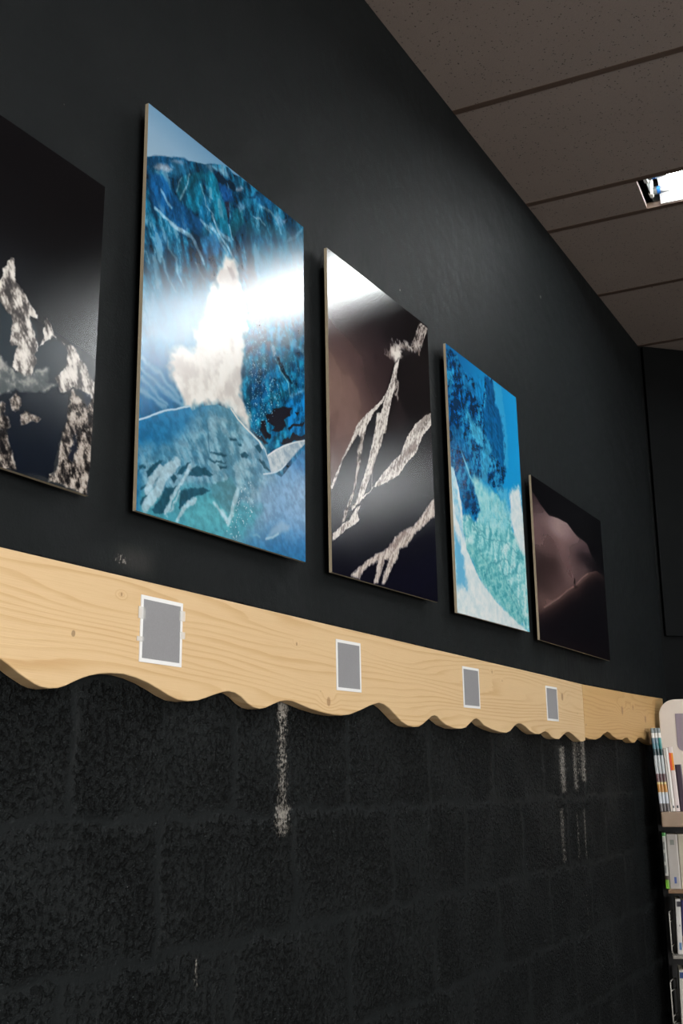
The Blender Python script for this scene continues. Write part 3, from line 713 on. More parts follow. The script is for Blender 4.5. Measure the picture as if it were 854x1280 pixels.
    P([(0.2301,0.5005),(0.2425,0.5034),(0.2554,0.4878),(0.2466,0.4796)], (150, 140, 138), .004, .004)
    # near hill
    hill = [(-0.011,0.1405),(0.0034,0.1468),(0.0262,0.1584),(0.0537,0.1744),(0.0764,0.1843),(0.0997,0.1936),(0.1265,0.2054)] + [(0.1357,0.199),(0.168,0.2168),(0.2083,0.2321),(0.2435,0.2316)] + [(0.2466,0.235),(0.2676,0.2222),(0.2924,0.2123),(0.3104,0.2066),(0.3361,0.1985),(0.3473,0.1887)] + [(0.3398,0.1981),(0.3548,0.1891),(0.3623,0.178),(0.3737,0.1636),(0.3775,0.1505),(0.4123,0.1489),(0.5288,0.2548),(0.5244,-0.0269)] + [(W + .05, -.05), (-.05, -.05)]
    hm = A.mask(hill, .0015, .0015, 60)
    hx = A.x / W; hy = A.y
    A.put_arr(hm, A.ramp(np.clip(hx * 1.1 + .9 * (fbm(A.x, A.y, 12, 4, 2) - .5) * .35, 0, 1), [(.0, (26, 104, 150)), (.3, (44, 116, 158)), (.5, (88, 142, 166)), (.62, (92, 148, 172)), (.8, (96, 146, 182)), (1, (78, 136, 182))]))
    bl = A.mask([(0.2948,-0.001),(0.389,0.0366),(0.4433,0.0359),(0.5258,0.0619),(0.5244,-0.0269),(0.3667,-0.0298)], .03, .01)
    A.put(bl * hm * .8, (30, 104, 156))
    bl = A.mask([(0.4402,0.1887),(0.5114,0.2502),(0.5276,0.1757),(0.5018,0.1652)], .02, .006); A.put(bl * .7, (34, 106, 156))
    bl = A.mask([(0.3041,0.1195),(0.5275,0.1711),(0.526,0.0777),(0.3665,0.0534),(0.3045,0.0823)], .03, .01); A.put(bl * .5, (122, 158, 188))
    # grey rippled flank
    fl = A.mask([(0.0017,0.0957),(0.0615,0.1185),(0.1015,0.1404),(0.1609,0.2039),(0.2392,0.2348),(0.3616,0.1921),(0.3807,0.1428),(0.2561,0.033),(0.0068,-0.0157)], .02, .01)
    A.put_arr(fl * .75, A.ramp(emb(A.x + .5 * A.y, A.y, 24, .8, -.6, 5, 2, .6), [(0, (62, 112, 134)), (.5, (104, 150, 168)), (1, (150, 184, 198))]))
    P([(0.0046,0.0317),(0.0699,0.0462),(0.1458,0.0725),(0.1896,0.0765),(0.2422,0.0602),(0.3436,0.0772),(0.2907,0.0095),(0.1012,-0.0249),(0.0068,-0.0157)], (64, 144, 160), .012, .01, k=.85)
    P([(0.1051,0.0315),(0.1899,0.0629),(0.2558,0.053),(0.2431,0.0107),(0.1298,-0.001)], (84, 164, 176), .02, .012, k=.7)
    for q_ in ([(0.0028,0.0707),(0.016,0.0775),(0.0189,0.0728),(0.0032,0.0636)], [(0.0191,0.0674),(0.035,0.0803),(0.0512,0.0917),(0.0583,0.0925),(0.0543,0.085),(0.0381,0.0719),(0.025,0.0579)], [(0.007,0.0376),(0.0281,0.0496),(0.0442,0.0587),(0.0411,0.0653),(0.0629,0.0816),(0.0605,0.0717),(0.0443,0.0551),(0.0203,0.0406),(0.0072,0.0341)],
               [(0.0976,0.0786),(0.1032,0.0874),(0.1206,0.1031),(0.131,0.1095),(0.1268,0.0988),(0.1094,0.0813)], [(0.1272,0.0855),(0.1329,0.0964),(0.1479,0.1078),(0.1824,0.1083),(0.1954,0.1015),(0.1454,0.0882)], [(0.0805,0.0708),(0.0889,0.0784),(0.0978,0.0748),(0.0894,0.0635)],
               [(0.0079,0.0182),(0.0286,0.037),(0.0328,0.0343),(0.0188,0.0134),(0.0082,0.0111)], [(0.0698,0.0498),(0.0982,0.0618),(0.0818,0.034),(0.0714,0.0079),(0.0464,0.0047),(0.0353,0.0078),(0.0538,0.028)], [(0.1073,0.0544),(0.1338,0.066),(0.1706,0.0742),(0.1896,0.0726),(0.1464,0.0535),(0.1227,0.0351),(0.1054,0.0222)],
               [(0.1849,0.1396),(0.2075,0.1443),(0.2373,0.1478),(0.2307,0.1421),(0.201,0.1387)], [(0.1819,0.1299),(0.2013,0.1287),(0.2342,0.1328),(0.221,0.1276),(0.1916,0.1244)], [(0.2079,0.1214),(0.2377,0.1276),(0.2378,0.1215),(0.2178,0.1188)],
               [(0.2407,0.1802),(0.2612,0.1836),(0.2647,0.1804),(0.2442,0.176)], [(0.2682,0.1772),(0.2804,0.1783),(0.2787,0.1737),(0.27,0.1735)], [(0.2754,0.1583),(0.2929,0.1669),(0.3037,0.1622),(0.2966,0.1552),(0.279,0.155)], [(0.3215,0.1869),(0.3361,0.1918),(0.3473,0.185),(0.3399,0.1767)], [(0.3326,0.1642),(0.3474,0.1657),(0.3737,0.1506),(0.3587,0.1513)]):
        P(q_, (28, 72, 90), .0022, .0035, 110, .95)
    P([(0.1931,0.086),(0.2124,0.0923),(0.2453,0.11),(0.252,0.1156),(0.2539,0.1018),(0.2694,0.0951),(0.256,0.076),(0.2496,0.0545),(0.2431,0.0393),(0.2264,0.0478),(0.213,0.0608),(0.1935,0.0664)], (70, 128, 142), .003, .005, k=.9)
    for q_, w in (([(0.0573,0.0802),(0.036,0.0568),(0.0232,0.0358)], .006), ([(0.0969,0.1011),(0.0688,0.0755),(0.053,0.0479),(0.0216,0.0104)], .010), ([(0.1327,0.1022),(0.1183,0.0796),(0.0984,0.0562),(0.0792,0.026),(0.0728,0.0082)], .004), ([(0.1465,0.0478),(0.1229,0.0314),(0.1001,0.0063)], .004), ([(0.1073,0.0544),(0.0963,0.0333),(0.0825,0.0157)], .002)):
        S_(q_, w, (164, 194, 208), .0026, .0045, 100, .9)
    for q_, w in (([(0.2002,0.0561),(0.22,0.0406),(0.24,0.0268)], .0035), ([(0.2694,0.0931),(0.2595,0.0687),(0.2531,0.0472),(0.2417,0.0261)], .005), ([(0.2232,0.0412),(0.2366,0.032)], .005)):
        S_(q_, w, (168, 200, 212), .003, .004, 70, .8)
    S_([(0.1739,0.1956),(0.1809,0.1695),(0.1848,0.1406)], .0016, (60, 110, 136), .0016, .002, 90, .8)
    A.tex(hm, .09, fbm(A.x + .3 * A.y, A.y, 110, 4, 2), .3, .7)
    # lit rim lines
    S_([(-0.011,0.1399),(0.0034,0.1468),(0.0262,0.1584),(0.0453,0.1695),(0.0621,0.1782),(0.0938,0.1903),(0.1266,0.205)], .0016, (190, 214, 228), .0012, .001, 90, .9)
    S_([(0.2466,0.235),(0.2676,0.2222),(0.2924,0.2123),(0.3104,0.2066),(0.3361,0.1985),(0.3473,0.1887)], .0016, (226, 226, 220), .0012, 0, 90, .95)
    S_([(0.3068,0.2085),(0.3398,0.1981),(0.3548,0.1891),(0.3623,0.178),(0.3737,0.1636),(0.3775,0.1505)], .0014, (196, 216, 222), .001, 0, 90, .9)
    P([(0.3642,0.1796),(0.389,0.1957),(0.4203,0.2126),(0.4526,0.2266),(0.4986,0.2433),(0.4985,0.2364),(0.4607,0.2072),(0.4362,0.1832),(0.4123,0.1642),(0.389,0.1521),(0.3756,0.15),(0.3699,0.1648)], (164, 182, 192), .0016, .001)
    A.put_arr(A.mask([(0.3642,0.1796),(0.4203,0.2126),(0.4986,0.2433),(0.4985,0.2364),(0.4362,0.1832),(0.389,0.1521),(0.3756,0.15)], .002) * .5, A.ramp(ridge(A.x, A.y + .2 * A.x, 60, 3, 1), [(.3, (110, 140, 160)), (.8, (222, 226, 226))]))
    S_([(0.3512,0.14),(0.3737,0.1468),(0.3929,0.1534),(0.4123,0.1642),(0.4282,0.1779)], .0015, (206, 222, 232), .0012, 0, 90, .8)
    S_([(0.3661,0.179),(0.3929,0.1967),(0.4243,0.2136),(0.4608,0.2299),(0.4986,0.2433)], .0015, (226, 230, 232), .0012, 0, 90, .8)
    P([(0.3592,0.0207),(0.3815,0.0457),(0.4121,0.0633),(0.4395,0.0611),(0.4355,0.0474),(0.4005,0.0387)], (136, 174, 200), .006, .004, k=.7)
    S_([(0.3592,0.0207),(0.3815,0.0268),(0.4005,0.0387)], .0022, (168, 200, 216), .002, .002, 90, .7)
    S_([(0.3193,0.0196),(0.33,0.0232),(0.3391,0.0201)], .0022, (110, 160, 186), .002, 0, 90, .7)
    sp = (fbm(A.x, A.y, 330, 2, 2) > .76) & (A.sd([(0.3008,0.096),(0.3045,0.0823),(0.2838,0.0535),(0.2569,0.022)], 0, 60, False) < .022)
    A.put(sp * .8, (186, 212, 224))
    return A

# ---- the moonlit ridges
def art_ridges(W, Hh):
    A = Art(W, Hh, 440, 640, (30, 26, 30))
    N = A.x.size
    sp = [(0.0476,0.6873),(0.1701,0.6646),(0.0623,0.5499),(0.1655,0.5726),(0.318,0.6264),(0.4047,0.7041),(0.0278,0.4901),(0.0925,0.4776),(0.1972,0.4939),(0.2713,0.4992),(0.0191,0.4204),(0.0174,0.3704),(0.0896,0.4085),(0.054,0.3314),(0.1718,0.4156),(0.232,0.4654),(0.021,0.2932),(0.4168,0.6417)] + [(0.0525,0.2905),(0.0187,0.2242),(-0.0077,0.1647)]
    A.c = A.rbf(sp, [(34,29,34),(24,21,27),(60,47,48),(40,32,36),(20,17,22),(13,12,17),(80,61,60),(88,69,68),(62,48,50),(42,32,35),(122,98,90),(120,97,89),(112,89,84),(116,92,86),(74,57,57),(50,39,41),(100,77,73),(14,12,16),(108,86,82),(104,84,80),(96,78,76)], .055, .032)
    A.put(A.mask([(-0.0103,0.4772),(0.0173,0.4631),(0.0515,0.4373),(0.0579,0.399),(0.042,0.3512),(-0.0151,0.319)], .005, .003) * .22, (150, 124, 114))
    A.put(A.mask([(0.0578,0.4325),(0.0909,0.4394),(0.1271,0.4197),(0.14,0.3891),(0.1057,0.3187),(0.0206,0.2802),(0.042,0.3512),(0.0579,0.399)], .005, .003) * .18, (146, 118, 110))
    A.c = A.c * (1 + .10 * (fbm(A.x, A.y, 30, 3, 2) - .5)[:, None])
    # lower dark snowfields
    low = [(-0.0076,0.1678),(0.0506,0.2413),(0.126,0.3229),(0.1911,0.3781)] + [(0.2295,0.4218),(0.261,0.4525),(0.313,0.5495),(0.3635,0.5907),(0.4316,0.6155),(0.5076,0.6933),(0.5156,0.3798)] + [(W + .05, -.05), (-.05, -.05)]
    A.put_arr(A.mask(low, .004), A.ramp(A.y, [(.0, (12, 12, 25)), (.14, (15, 16, 28)), (.24, (26, 28, 36)), (.36, (27, 27, 32)), (.46, (14, 13, 17)), (.7, (11, 10, 14))]))
    A.poly([(0.3371,0.5573),(0.4313,0.6115),(0.521,0.6414),(0.5245,0.4794),(0.3814,0.391),(0.2628,0.3599),(0.3185,0.514)], (20, 17, 20), .02, .01, k=.8)
    A.poly([(0.2553,0.3579),(0.2899,0.432),(0.3239,0.4786),(0.3678,0.4244),(0.3488,0.3825)], (44, 36, 38), .02, .012, k=.6)
    A.poly([(0.007,0.0592),(0.2483,0.1233),(0.3335,0.1663),(0.5252,0.1946),(0.5146,-0.0126),(0.005,0.001)], (12, 12, 24), .04, .01, k=.8)
    tx = .6 * emb(A.x * 1.1 - .45 * A.y, A.y * .35 + .3 * A.x, 70, 1, -.3, 4, 1, .7) + .4 * fbm(A.x, A.y, 300, 2, 2)
    sn = A.ramp(tx, [(.15, (128, 120, 115)), (.34, (186, 178, 172)), (.60, (234, 228, 221))])
    st = A.ramp(tx, [(.2, (50, 44, 44)), (.45, (118, 108, 104)), (.75, (196, 187, 180))])
    def S(pts, arr=sn, soft=.0016, warp=.0022, wf=150, k=1.0): A.put_arr(A.mask(pts, soft, warp, wf) * k, arr)
    S([(0.4596,0.6984),(0.5079,0.6975),(0.4876,0.6662),(0.4679,0.6395),(0.4321,0.6215),(0.4019,0.6113),(0.4254,0.6447)], st)
    S([(0.267,0.5529),(0.2876,0.5764),(0.3079,0.5908),(0.348,0.5988),(0.3981,0.6158),(0.4775,0.6508),(0.4491,0.6213),(0.397,0.6008),(0.3635,0.5907),(0.3377,0.5651),(0.3208,0.549),(0.2896,0.5474)], A.ramp(fbm(A.x, A.y, 60, 4, 1), [(.3, (120, 108, 102)), (.6, (222, 214, 206))]), .012, .018, 60, .95)
    S([(0.2986,0.5671),(0.3306,0.5778),(0.3551,0.586),(0.3333,0.5599),(0.317,0.5508)], np.tile(np.array([[236, 230, 222]]) / 255., (N, 1)), .004, .005)
    S([(0.3122,0.538),(0.3375,0.5631),(0.3238,0.5231),(0.3154,0.4908),(0.2909,0.4468),(0.2688,0.3972),(0.255,0.3543),(0.1997,0.3399),(0.2275,0.3858),(0.2607,0.4488),(0.2857,0.4854)], sn)
    S([(0.3137,0.5014),(0.3332,0.4999),(0.3219,0.4485),(0.2999,0.4677)], st, .003, .008, 90, .8)
    S([(0.2688,0.4585),(0.2444,0.4243),(0.1988,0.3884),(0.1674,0.3555),(0.1535,0.3278),(0.1002,0.3139),(0.1236,0.3436),(0.17,0.3804),(0.2295,0.4218)], sn)
    S([(0.1911,0.3781),(0.154,0.3371),(0.1309,0.3107),(0.1225,0.3203),(0.0912,0.2872),(0.0506,0.2413),(0.0239,0.1967),(0.0045,0.1688),(-0.0013,0.1754),(0.0375,0.2286),(0.0778,0.2806),(0.1127,0.3261),(0.1482,0.3594)], sn)
    S([(0.1538,0.3336),(0.1419,0.3),(0.1312,0.2604),(0.1145,0.2168),(0.0997,0.1809),(0.0823,0.1547),(0.0585,0.1182),(0.0424,0.1058),(0.0528,0.133),(0.0729,0.1592),(0.0934,0.1861),(0.1071,0.2283),(0.1159,0.2768),(0.131,0.3141)], st)
    S([(0.2133,0.3913),(0.2672,0.4063),(0.2479,0.3584),(0.2311,0.3224),(0.2038,0.2845),(0.1693,0.229),(0.147,0.1941),(0.1173,0.1617),(0.1056,0.1659),(0.1272,0.2031),(0.1566,0.2496),(0.1838,0.3071),(0.204,0.3538)], sn)
    A.stroke([(0.2065,0.2955),(0.1846,0.2561),(0.1787,0.2109)], .0022, (170, 160, 154), .002, .002, 90, .8)
    S([(0.5248,0.4821),(0.5108,0.4451),(0.448,0.3959),(0.4151,0.3501),(0.3679,0.3166),(0.3178,0.2726),(0.2708,0.248),(0.2183,0.2245),(0.1909,0.2162),(0.1465,0.1841),(0.0883,0.1431),(0.0821,0.1499),(0.1751,0.2067),(0.2346,0.2573),(0.2811,0.2925),(0.3291,0.3254),(0.3641,0.3742),(0.4165,0.4216),(0.4699,0.4552)], sn)
    A.poly([(0.3788,0.3559),(0.422,0.3854),(0.4112,0.3528),(0.344,0.3146),(0.2721,0.2693),(0.2492,0.2571),(0.2959,0.2889)], (112, 98, 94), .004, .008, 80, .6)
    A.poly([(0.4702,0.4591),(0.5066,0.477),(0.5049,0.4571),(0.4241,0.4123),(0.3982,0.3979)], (104, 92, 88), .006, .008, 80, .5)
    S([(0.1287,0.164),(0.1111,0.141),(0.1205,0.1298),(0.1034,0.117),(0.0577,0.096),(0.0258,0.0747),(0.0041,0.0642),(0.0046,0.0788),(0.0455,0.1063),(0.0745,0.1212),(0.1016,0.1489)], sn)
    S([(0.5233,0.2695),(0.5095,0.2141),(0.4466,0.1765),(0.3869,0.1442),(0.345,0.1107),(0.3057,0.0956),(0.2967,0.0736),(0.2734,0.0565),(0.2421,0.0219),(0.2268,0.004),(0.2143,0.0066),(0.2285,0.0332),(0.2534,0.0635),(0.2301,0.0593),(0.2127,0.0276),(0.1952,0.0024),(0.1766,0.0015),(0.1897,0.0276),(0.1979,0.0517),(0.1594,0.0361),(0.1319,0.0225),(0.1145,0.0016),(0.0779,0.0037),(0.1124,0.0259),(0.1602,0.0524),(0.2097,0.0733),(0.2463,0.0892),(0.2848,0.1195),(0.332,0.1451),(0.3802,0.1608),(0.4319,0.1992),(0.4678,0.2283)], A.ramp(tx, [(.2, (142, 129, 123)), (.45, (192, 180, 172)), (.75, (222, 212, 203))]), .004, .004)
    A.poly([(0.2688,0.0997),(0.3318,0.1415),(0.3633,0.1471),(0.3148,0.1177),(0.2833,0.0953)], (132, 116, 110), .005, .006, 80, .6)
    A.poly([(0.2063,0.5291),(0.2202,0.5427),(0.2241,0.5205),(0.2123,0.5059)], (34, 26, 30), .004, .003, k=.8)
    return A

# ---- the turquoise ice slope
def art_ice(W, Hh):
    A = Art(W, Hh, 320, 480, (24, 138, 196))
    N = A.x.size
    A.c = A.ramp(A.x + .25 * (Hh - A.y), [(.1, (16, 108, 166)), (.3, (20, 138, 200)), (.5, (22, 150, 212)), (.7, (36, 158, 212))])
    t1 = ridge(A.x * .5 + A.y * .6, A.y - .5 * A.x, 60, 4, 0); t2 = fbm(A.x, A.y, 70, 5, 1, .6); t3 = ridge(A.x * .8 + A.y * .5, A.y - .3 * A.x, 60, 4, 2)
    dark = A.ramp(t1 * .5 + t2 * .5, [(.40, (4, 54, 94)), (.56, (8, 72, 118)), (.68, (12, 88, 136)), (.84, (26, 122, 170))])
    ice = A.ramp(.12 + .5 * emb(A.x + .4 * A.y, A.y - .4 * A.x, 24, .6, -.8, 6, 3, .64) + .4 * fbm(A.x, A.y, 14, 3, 1), [(.22, (70, 160, 172)), (.42, (120, 200, 207)), (.62, (152, 219, 223)), (.85, (204, 236, 236))])
    S = lambda pts, arr, soft=.0022, warp=.010, wf=75, k=1.0: A.put_arr(A.mask(pts, soft, warp, wf) * k, arr)
    one = lambda r_, g_, b_: np.tile(np.array([[r_, g_, b_]]) / 255., (N, 1))
    e1 = emb(A.x * .7 + .5 * A.y, A.y - .55 * A.x, 26, .5, -.8, 6, 1, .66)
    big = fbm(A.x, A.y, 11, 3, 2)
    dark = A.ramp(.55 * e1 + .55 * big, [(.2, (3, 44, 84)), (.42, (7, 66, 112)), (.6, (14, 92, 142)), (.8, (40, 140, 186))])
    S([(-0.0022,0.6999),(0.0512,0.6977),(0.089,0.6832),(0.1179,0.6552),(0.1841,0.6585),(0.213,0.6189),(0.245,0.6004),(0.2634,0.6756),(0.258,0.7021),(0.3295,0.7027),(0.3383,0.6337),(0.3869,0.6114),(0.3996,0.543),(0.3921,0.4279),(0.3582,0.3858),(0.2171,0.3828),(0.1309,0.3511),(0.0556,0.3794),(-0.0187,0.3874)], dark, .004, .020, 55)
    S([(0.2667,0.7013),(0.329,0.699),(0.3421,0.6348),(0.3811,0.6098),(0.392,0.5554),(0.3771,0.4526),(0.3338,0.4706),(0.2464,0.4771),(0.2422,0.5788),(0.276,0.6371)], A.ramp(A.y + .06 * e1, [(.3, (12, 104, 160)), (.7, (8, 82, 134))]), .006, .008)
    S([(0.3295,0.7027),(0.3946,0.7042),(0.4236,0.5779),(0.4158,0.4615),(0.3867,0.4548),(0.392,0.5554),(0.3725,0.6147),(0.3421,0.6348)], one(70, 172, 216), .008, .010, k=.5)
    S([(0.0726,0.6779),(0.1259,0.6543),(0.1906,0.6433),(0.228,0.6025),(0.1617,0.6108),(0.0993,0.6327)], one(30, 130, 186), .008, .020, 70, .7)
    S([(0.1306,0.5548),(0.2042,0.5479),(0.235,0.522),(0.212,0.4755),(0.1477,0.4928),(0.1274,0.5273)], one(72, 174, 212), .008, .030, 60, .8)
    S([(0.2519,0.5195),(0.2934,0.5024),(0.2786,0.4575),(0.2407,0.3679),(0.2007,0.3859),(0.2181,0.4567)], one(64, 166, 206), .008, .028, 60, .7)
    S([(0.0058,0.4818),(0.0833,0.4893),(0.1428,0.4518),(0.1531,0.4016),(0.0758,0.4226),(0.0164,0.44)], one(24, 116, 170), .010, .025, 60, .6)
    A.tex(A.mask([(-0.0022,0.6999),(0.1179,0.6552),(0.3295,0.7027),(0.3921,0.4279),(0.0556,0.3794),(-0.0187,0.3874)], .02), .16, emb(A.x + .7 * A.y, A.y * .5, 60, .4, -.9, 4, 3, .7), .05, .95)
    # pale ice field
    S([(0.1199,0.3941),(0.165,0.3649),(0.2655,0.3597),(0.3921,0.3651),(0.4189,0.2938),(0.5271,0.2421),(0.5981,0.1817),(0.6072,-0.0009),(0.3939,0.0095),(0.2579,0.0502),(0.1641,0.0956),(0.1062,0.1436),(0.0576,0.1917),(0.0506,0.2649),(0.0885,0.2596),(0.1519,0.2586),(0.1752,0.3148),(0.1316,0.3578)], ice, .012, .022, 50)
    S([(0.1036,0.3904),(0.2673,0.3735),(0.4233,0.3224),(0.3785,0.2728),(0.2007,0.2546),(0.1552,0.285),(0.1466,0.348)], A.ramp(t2, [(.3, (120, 206, 222)), (.7, (182, 230, 232))]), .012, .010, 50, .75)
    S([(0.0499,0.1904),(0.1588,0.1832),(0.2911,0.1648),(0.4081,0.101),(0.4919,0.0294),(0.3955,0.0196),(0.1806,0.0978),(0.1062,0.1436)], A.ramp(t3 * .6 + t2 * .4, [(.4, (60, 156, 166)), (.6, (112, 194, 198)), (.8, (160, 216, 214))]), .012, .010, 50, .8)
    for q_ in ([(0.1176,0.2397),(0.1965,0.2214),(0.3733,0.2379),(0.4632,0.2111)], [(0.2007,0.1259),(0.2383,0.157),(0.3475,0.1866),(0.4554,0.1616)], [(0.309,0.1675),(0.356,0.121),(0.4605,0.0735)], [(0.1588,0.1832),(0.2211,0.1544),(0.1814,0.1042)], [(0.3351,0.2248),(0.309,0.1675),(0.3406,0.1389),(0.4166,0.1562)],
               [(0.2673,0.3735),(0.372,0.3541),(0.4007,0.2974)], [(0.3705,0.0963),(0.4207,0.0622),(0.4896,0.0156)], [(0.0741,0.2695),(0.1653,0.2354),(0.2152,0.2376)], [(0.3837,0.3081),(0.4103,0.2992)]):
        A.stroke(q_, .0022, (52, 134, 150), .003, .010, 70, .5)
    icem = A.mask([(0.0506,0.2649),(0.1519,0.2586),(0.2655,0.3597),(0.3921,0.3651),(0.4567,0.2309),(0.526,-0.0014),(0.3939,0.0095),(0.1641,0.0956),(0.0576,0.1917)], .02, .01)
    crk = 1 - sst(np.abs(fbm(A.x + .3 * A.y, A.y, 26, 4, 3) - .5), .004, .016)
    A.put(crk * icem * .30, (46, 132, 148))
    crk = 1 - sst(np.abs(fbm(A.x - .4 * A.y, A.y * .8, 34, 4, 2) - .5), .003, .012)
    A.put(crk * icem * .18, (40, 120, 140))
    # dark tongue
    S([(-0.0052,0.4472),(0.0773,0.4358),(0.1348,0.3844),(0.1533,0.3364),(0.1879,0.2847),(0.1363,0.2622),(0.0756,0.2823),(0.0293,0.3482),(-0.0043,0.3845)], dark, .010, .016, 60)
    S([(0.0693,0.4339),(0.1051,0.4036),(0.1332,0.3711),(0.1625,0.3448),(0.1176,0.3741)], np.tile(np.array([[120, 200, 226]]) / 255., (N, 1)), .004, .004)
    # snow
    sn = A.ramp(t2, [(.2, (204, 226, 232)), (.7, (236, 242, 242))])
    S([(-0.0125,0.3764),(0.0166,0.3706),(0.0421,0.3259),(0.0598,0.2792),(0.0605,0.217),(0.0782,0.1703),(0.128,0.1281),(0.1645,0.0988),(0.2758,0.0555),(0.4138,0.0181),(0.5448,-0.0079),(-0.0454,-0.0138)], sn, .004, .004)
    S([(-0.0194,0.381),(0.0237,0.3659),(0.0379,0.2874),(0.0548,0.2346),(0.0647,0.1867),(0.0184,0.2464),(0.003,0.3114)], A.ramp(t2, [(.2, (120, 196, 228)), (.7, (206, 232, 238))]), .006, .006)
    S([(0.0006,0.2186),(0.0338,0.1816),(0.0583,0.1303),(0.0667,0.0705),(0.0367,0.0727),(0.006,0.0627),(-0.0017,0.1274)], one(84, 174, 218), .012, .014, k=.85)
    S([(0.4147,0.3906),(0.4979,0.4295),(0.5477,0.2454),(0.5044,0.2244),(0.4706,0.2331),(0.434,0.2687),(0.4077,0.3195)], sn, .012, .012)
    S([(0.3127,0.3831),(0.3974,0.401),(0.4039,0.3187),(0.3678,0.3257)], A.ramp(t2, [(.2, (70, 180, 220)), (.7, (150, 214, 232))]), .01, .006, k=.6)
    return A

# ---- the dunes
def art_dunes(W, Hh):
    A = Art(W, Hh, 320, 260, (10, 9, 13))
    ridge_l = [(-0.0184,0.4549),(0.0232,0.4464),(0.0784,0.425),(0.1509,0.4063),(0.2309,0.4146),(0.3297,0.417),(0.428,0.3928),(0.5381,0.3849),(0.5833,0.3528),(0.6722,0.3213),(0.7369,0.301)]
    d = A.sd(ridge_l + [(W + .3, -.3), (-.3, -.3), (-.3, .5)], .001, 40)
    up = A.rbf([(0.0487,0.4238),(0.1187,0.3971),(0.0661,0.3506),(0.2181,0.388),(0.3169,0.3938),(0.4256,0.3813),(0.5139,0.3748),(0.0433,0.3007),(0.1653,0.3125),(0.0481,0.2413),(0.154,0.2486),(0.2954,0.325),(0.378,0.3177),(0.319,0.2754),(0.4516,0.3192),(0.5393,0.3226),(0.4579,0.2814),(0.4928,0.2769),(0.0644,0.1642),(0.1923,0.2032),(0.2933,0.2288),(0.2178,0.1708),(0.0868,0.1226),(0.0117,0.1078),(0.6119,0.3116),(0.6883,0.3063),(0.569,0.3732)],
               [(46,34,37),(104,84,84),(90,70,71),(150,127,125),(128,106,105),(104,83,84),(82,64,67),(92,72,71),(80,60,60),(46,34,34),(50,36,36),(112,89,88),(84,64,65),(98,76,76),(34,26,30),(10,8,12),(60,45,47),(98,78,76),(48,35,35),(56,41,41),(92,71,70),(92,70,68),(106,82,78),(66,49,47),(12,9,13),(22,17,21),(56,43,47)], .062, .022)
    A.put_arr(sst(-d, -.0012, .004), np.clip(up * 1.12, 0, 1))
    cr = [(0.7477,0.3038),(0.7161,0.2978),(0.6295,0.3046),(0.5695,0.2912),(0.5204,0.2785),(0.4516,0.2518),(0.3836,0.2182),(0.3565,0.2105),(0.3029,0.1933),(0.1985,0.1517),(0.1009,0.1185),(0.0239,0.0948),(-0.0206,0.0819)]
    dl = A.sd(cr + [(-.05, .15), (-.05, -.05), (W + .05, -.05)], .0008, 40)
    lm = sst(-dl, -.001, .0025)
    g2 = np.exp(-np.clip(-dl, 0, 1) / .030) * np.interp(A.x / W, [0, .1, .35, .6, .75, .85, 1], [.75, .85, .92, 1, .95, .75, .3])
    A.put_arr(lm, A.ramp(g2, [(0, (12, 10, 15)), (.15, (20, 15, 19)), (.45, (48, 35, 36)), (.75, (84, 63, 60)), (1, (120, 92, 88))]))
    A.stroke([(0.53,0.2805),(0.4516,0.2518),(0.3836,0.2182),(0.3027,0.1922),(0.1983,0.1506),(0.054,0.1025)], .0018, (150, 122, 116), .003, 0, 60, .6)
    A.stroke(ridge_l[3:8], .0014, (150, 124, 122), .003, 0, 60, .35)
    A.poly([(0.3567,0.2116),(0.3836,0.2182),(0.4116,0.2115),(0.3722,0.2042)], (28, 20, 22), .004, 0, k=.7)
    A.poly([(0.3691,0.2393),(0.3814,0.2411),(0.3789,0.2202),(0.3631,0.2179)], (24, 18, 20), .002, 0)
    n = fbm(A.x, A.y, 180, 3, 1) - .5
    A.c = A.c * (1 + .10 * n[:, None])
    return A

PL = {'P1': (0.803, 2.107, 0.7, 0.498, -0.6), 'P2': (1.502, 2.2075, 0.497, 0.702, 0.35), 'P3': (2.1015, 2.2095, 0.505, 0.702, 0.85), 'P4': (2.7247, 2.21, 0.516, 0.707, 1.0), 'P5': (3.438, 2.1, 0.727, 0.502, 0.15)}
def print_material(name, rough=.225):
    g = NT(name)
    at = g.n('Attribute', attribute_name='picture')
    v = g.noise(g.obj(), 420, 2)
    col = g.mix(g.m('MULTIPLY', v, .05), at.outputs['Color'], (.02, .02, .02, 1))
    g.t.nodes.remove(g.p)
    df = g.n('BsdfDiffuse'); g.put(df.inputs['Color'], col)
    gl = g.n('BsdfGlossy', distribution='BECKMANN'); gl.inputs['Color'].default_value = (1, 1, 1, 1)
    g.put(gl.inputs['Roughness'], g.m('ADD', rough - .01, g.m('MULTIPLY', g.noise(g.obj(), 12, 2), .02)))
    fr_ = g.n('Fresnel'); fr_.inputs['IOR'].default_value = 1.48
    mx = g.n('MixShader'); g.put(mx.inputs[0], fr_.outputs[0])
    g.t.links.new(df.outputs[0], mx.inputs[1]); g.t.links.new(gl.outputs[0], mx.inputs[2])
    g.t.links.new(mx.outputs[0], g.out.inputs[0])
    return g.mat
M_print = print_material('satin_photo_print')
M_ply = plain('cream_panel_edge', lin(182, 168, 142), .6, var=.10, scale=90)
M_plyback = M_ply
M_block = plain('wooden_spacer', lin(120, 95, 70), .7)
PT = .007; PFRONT = .026
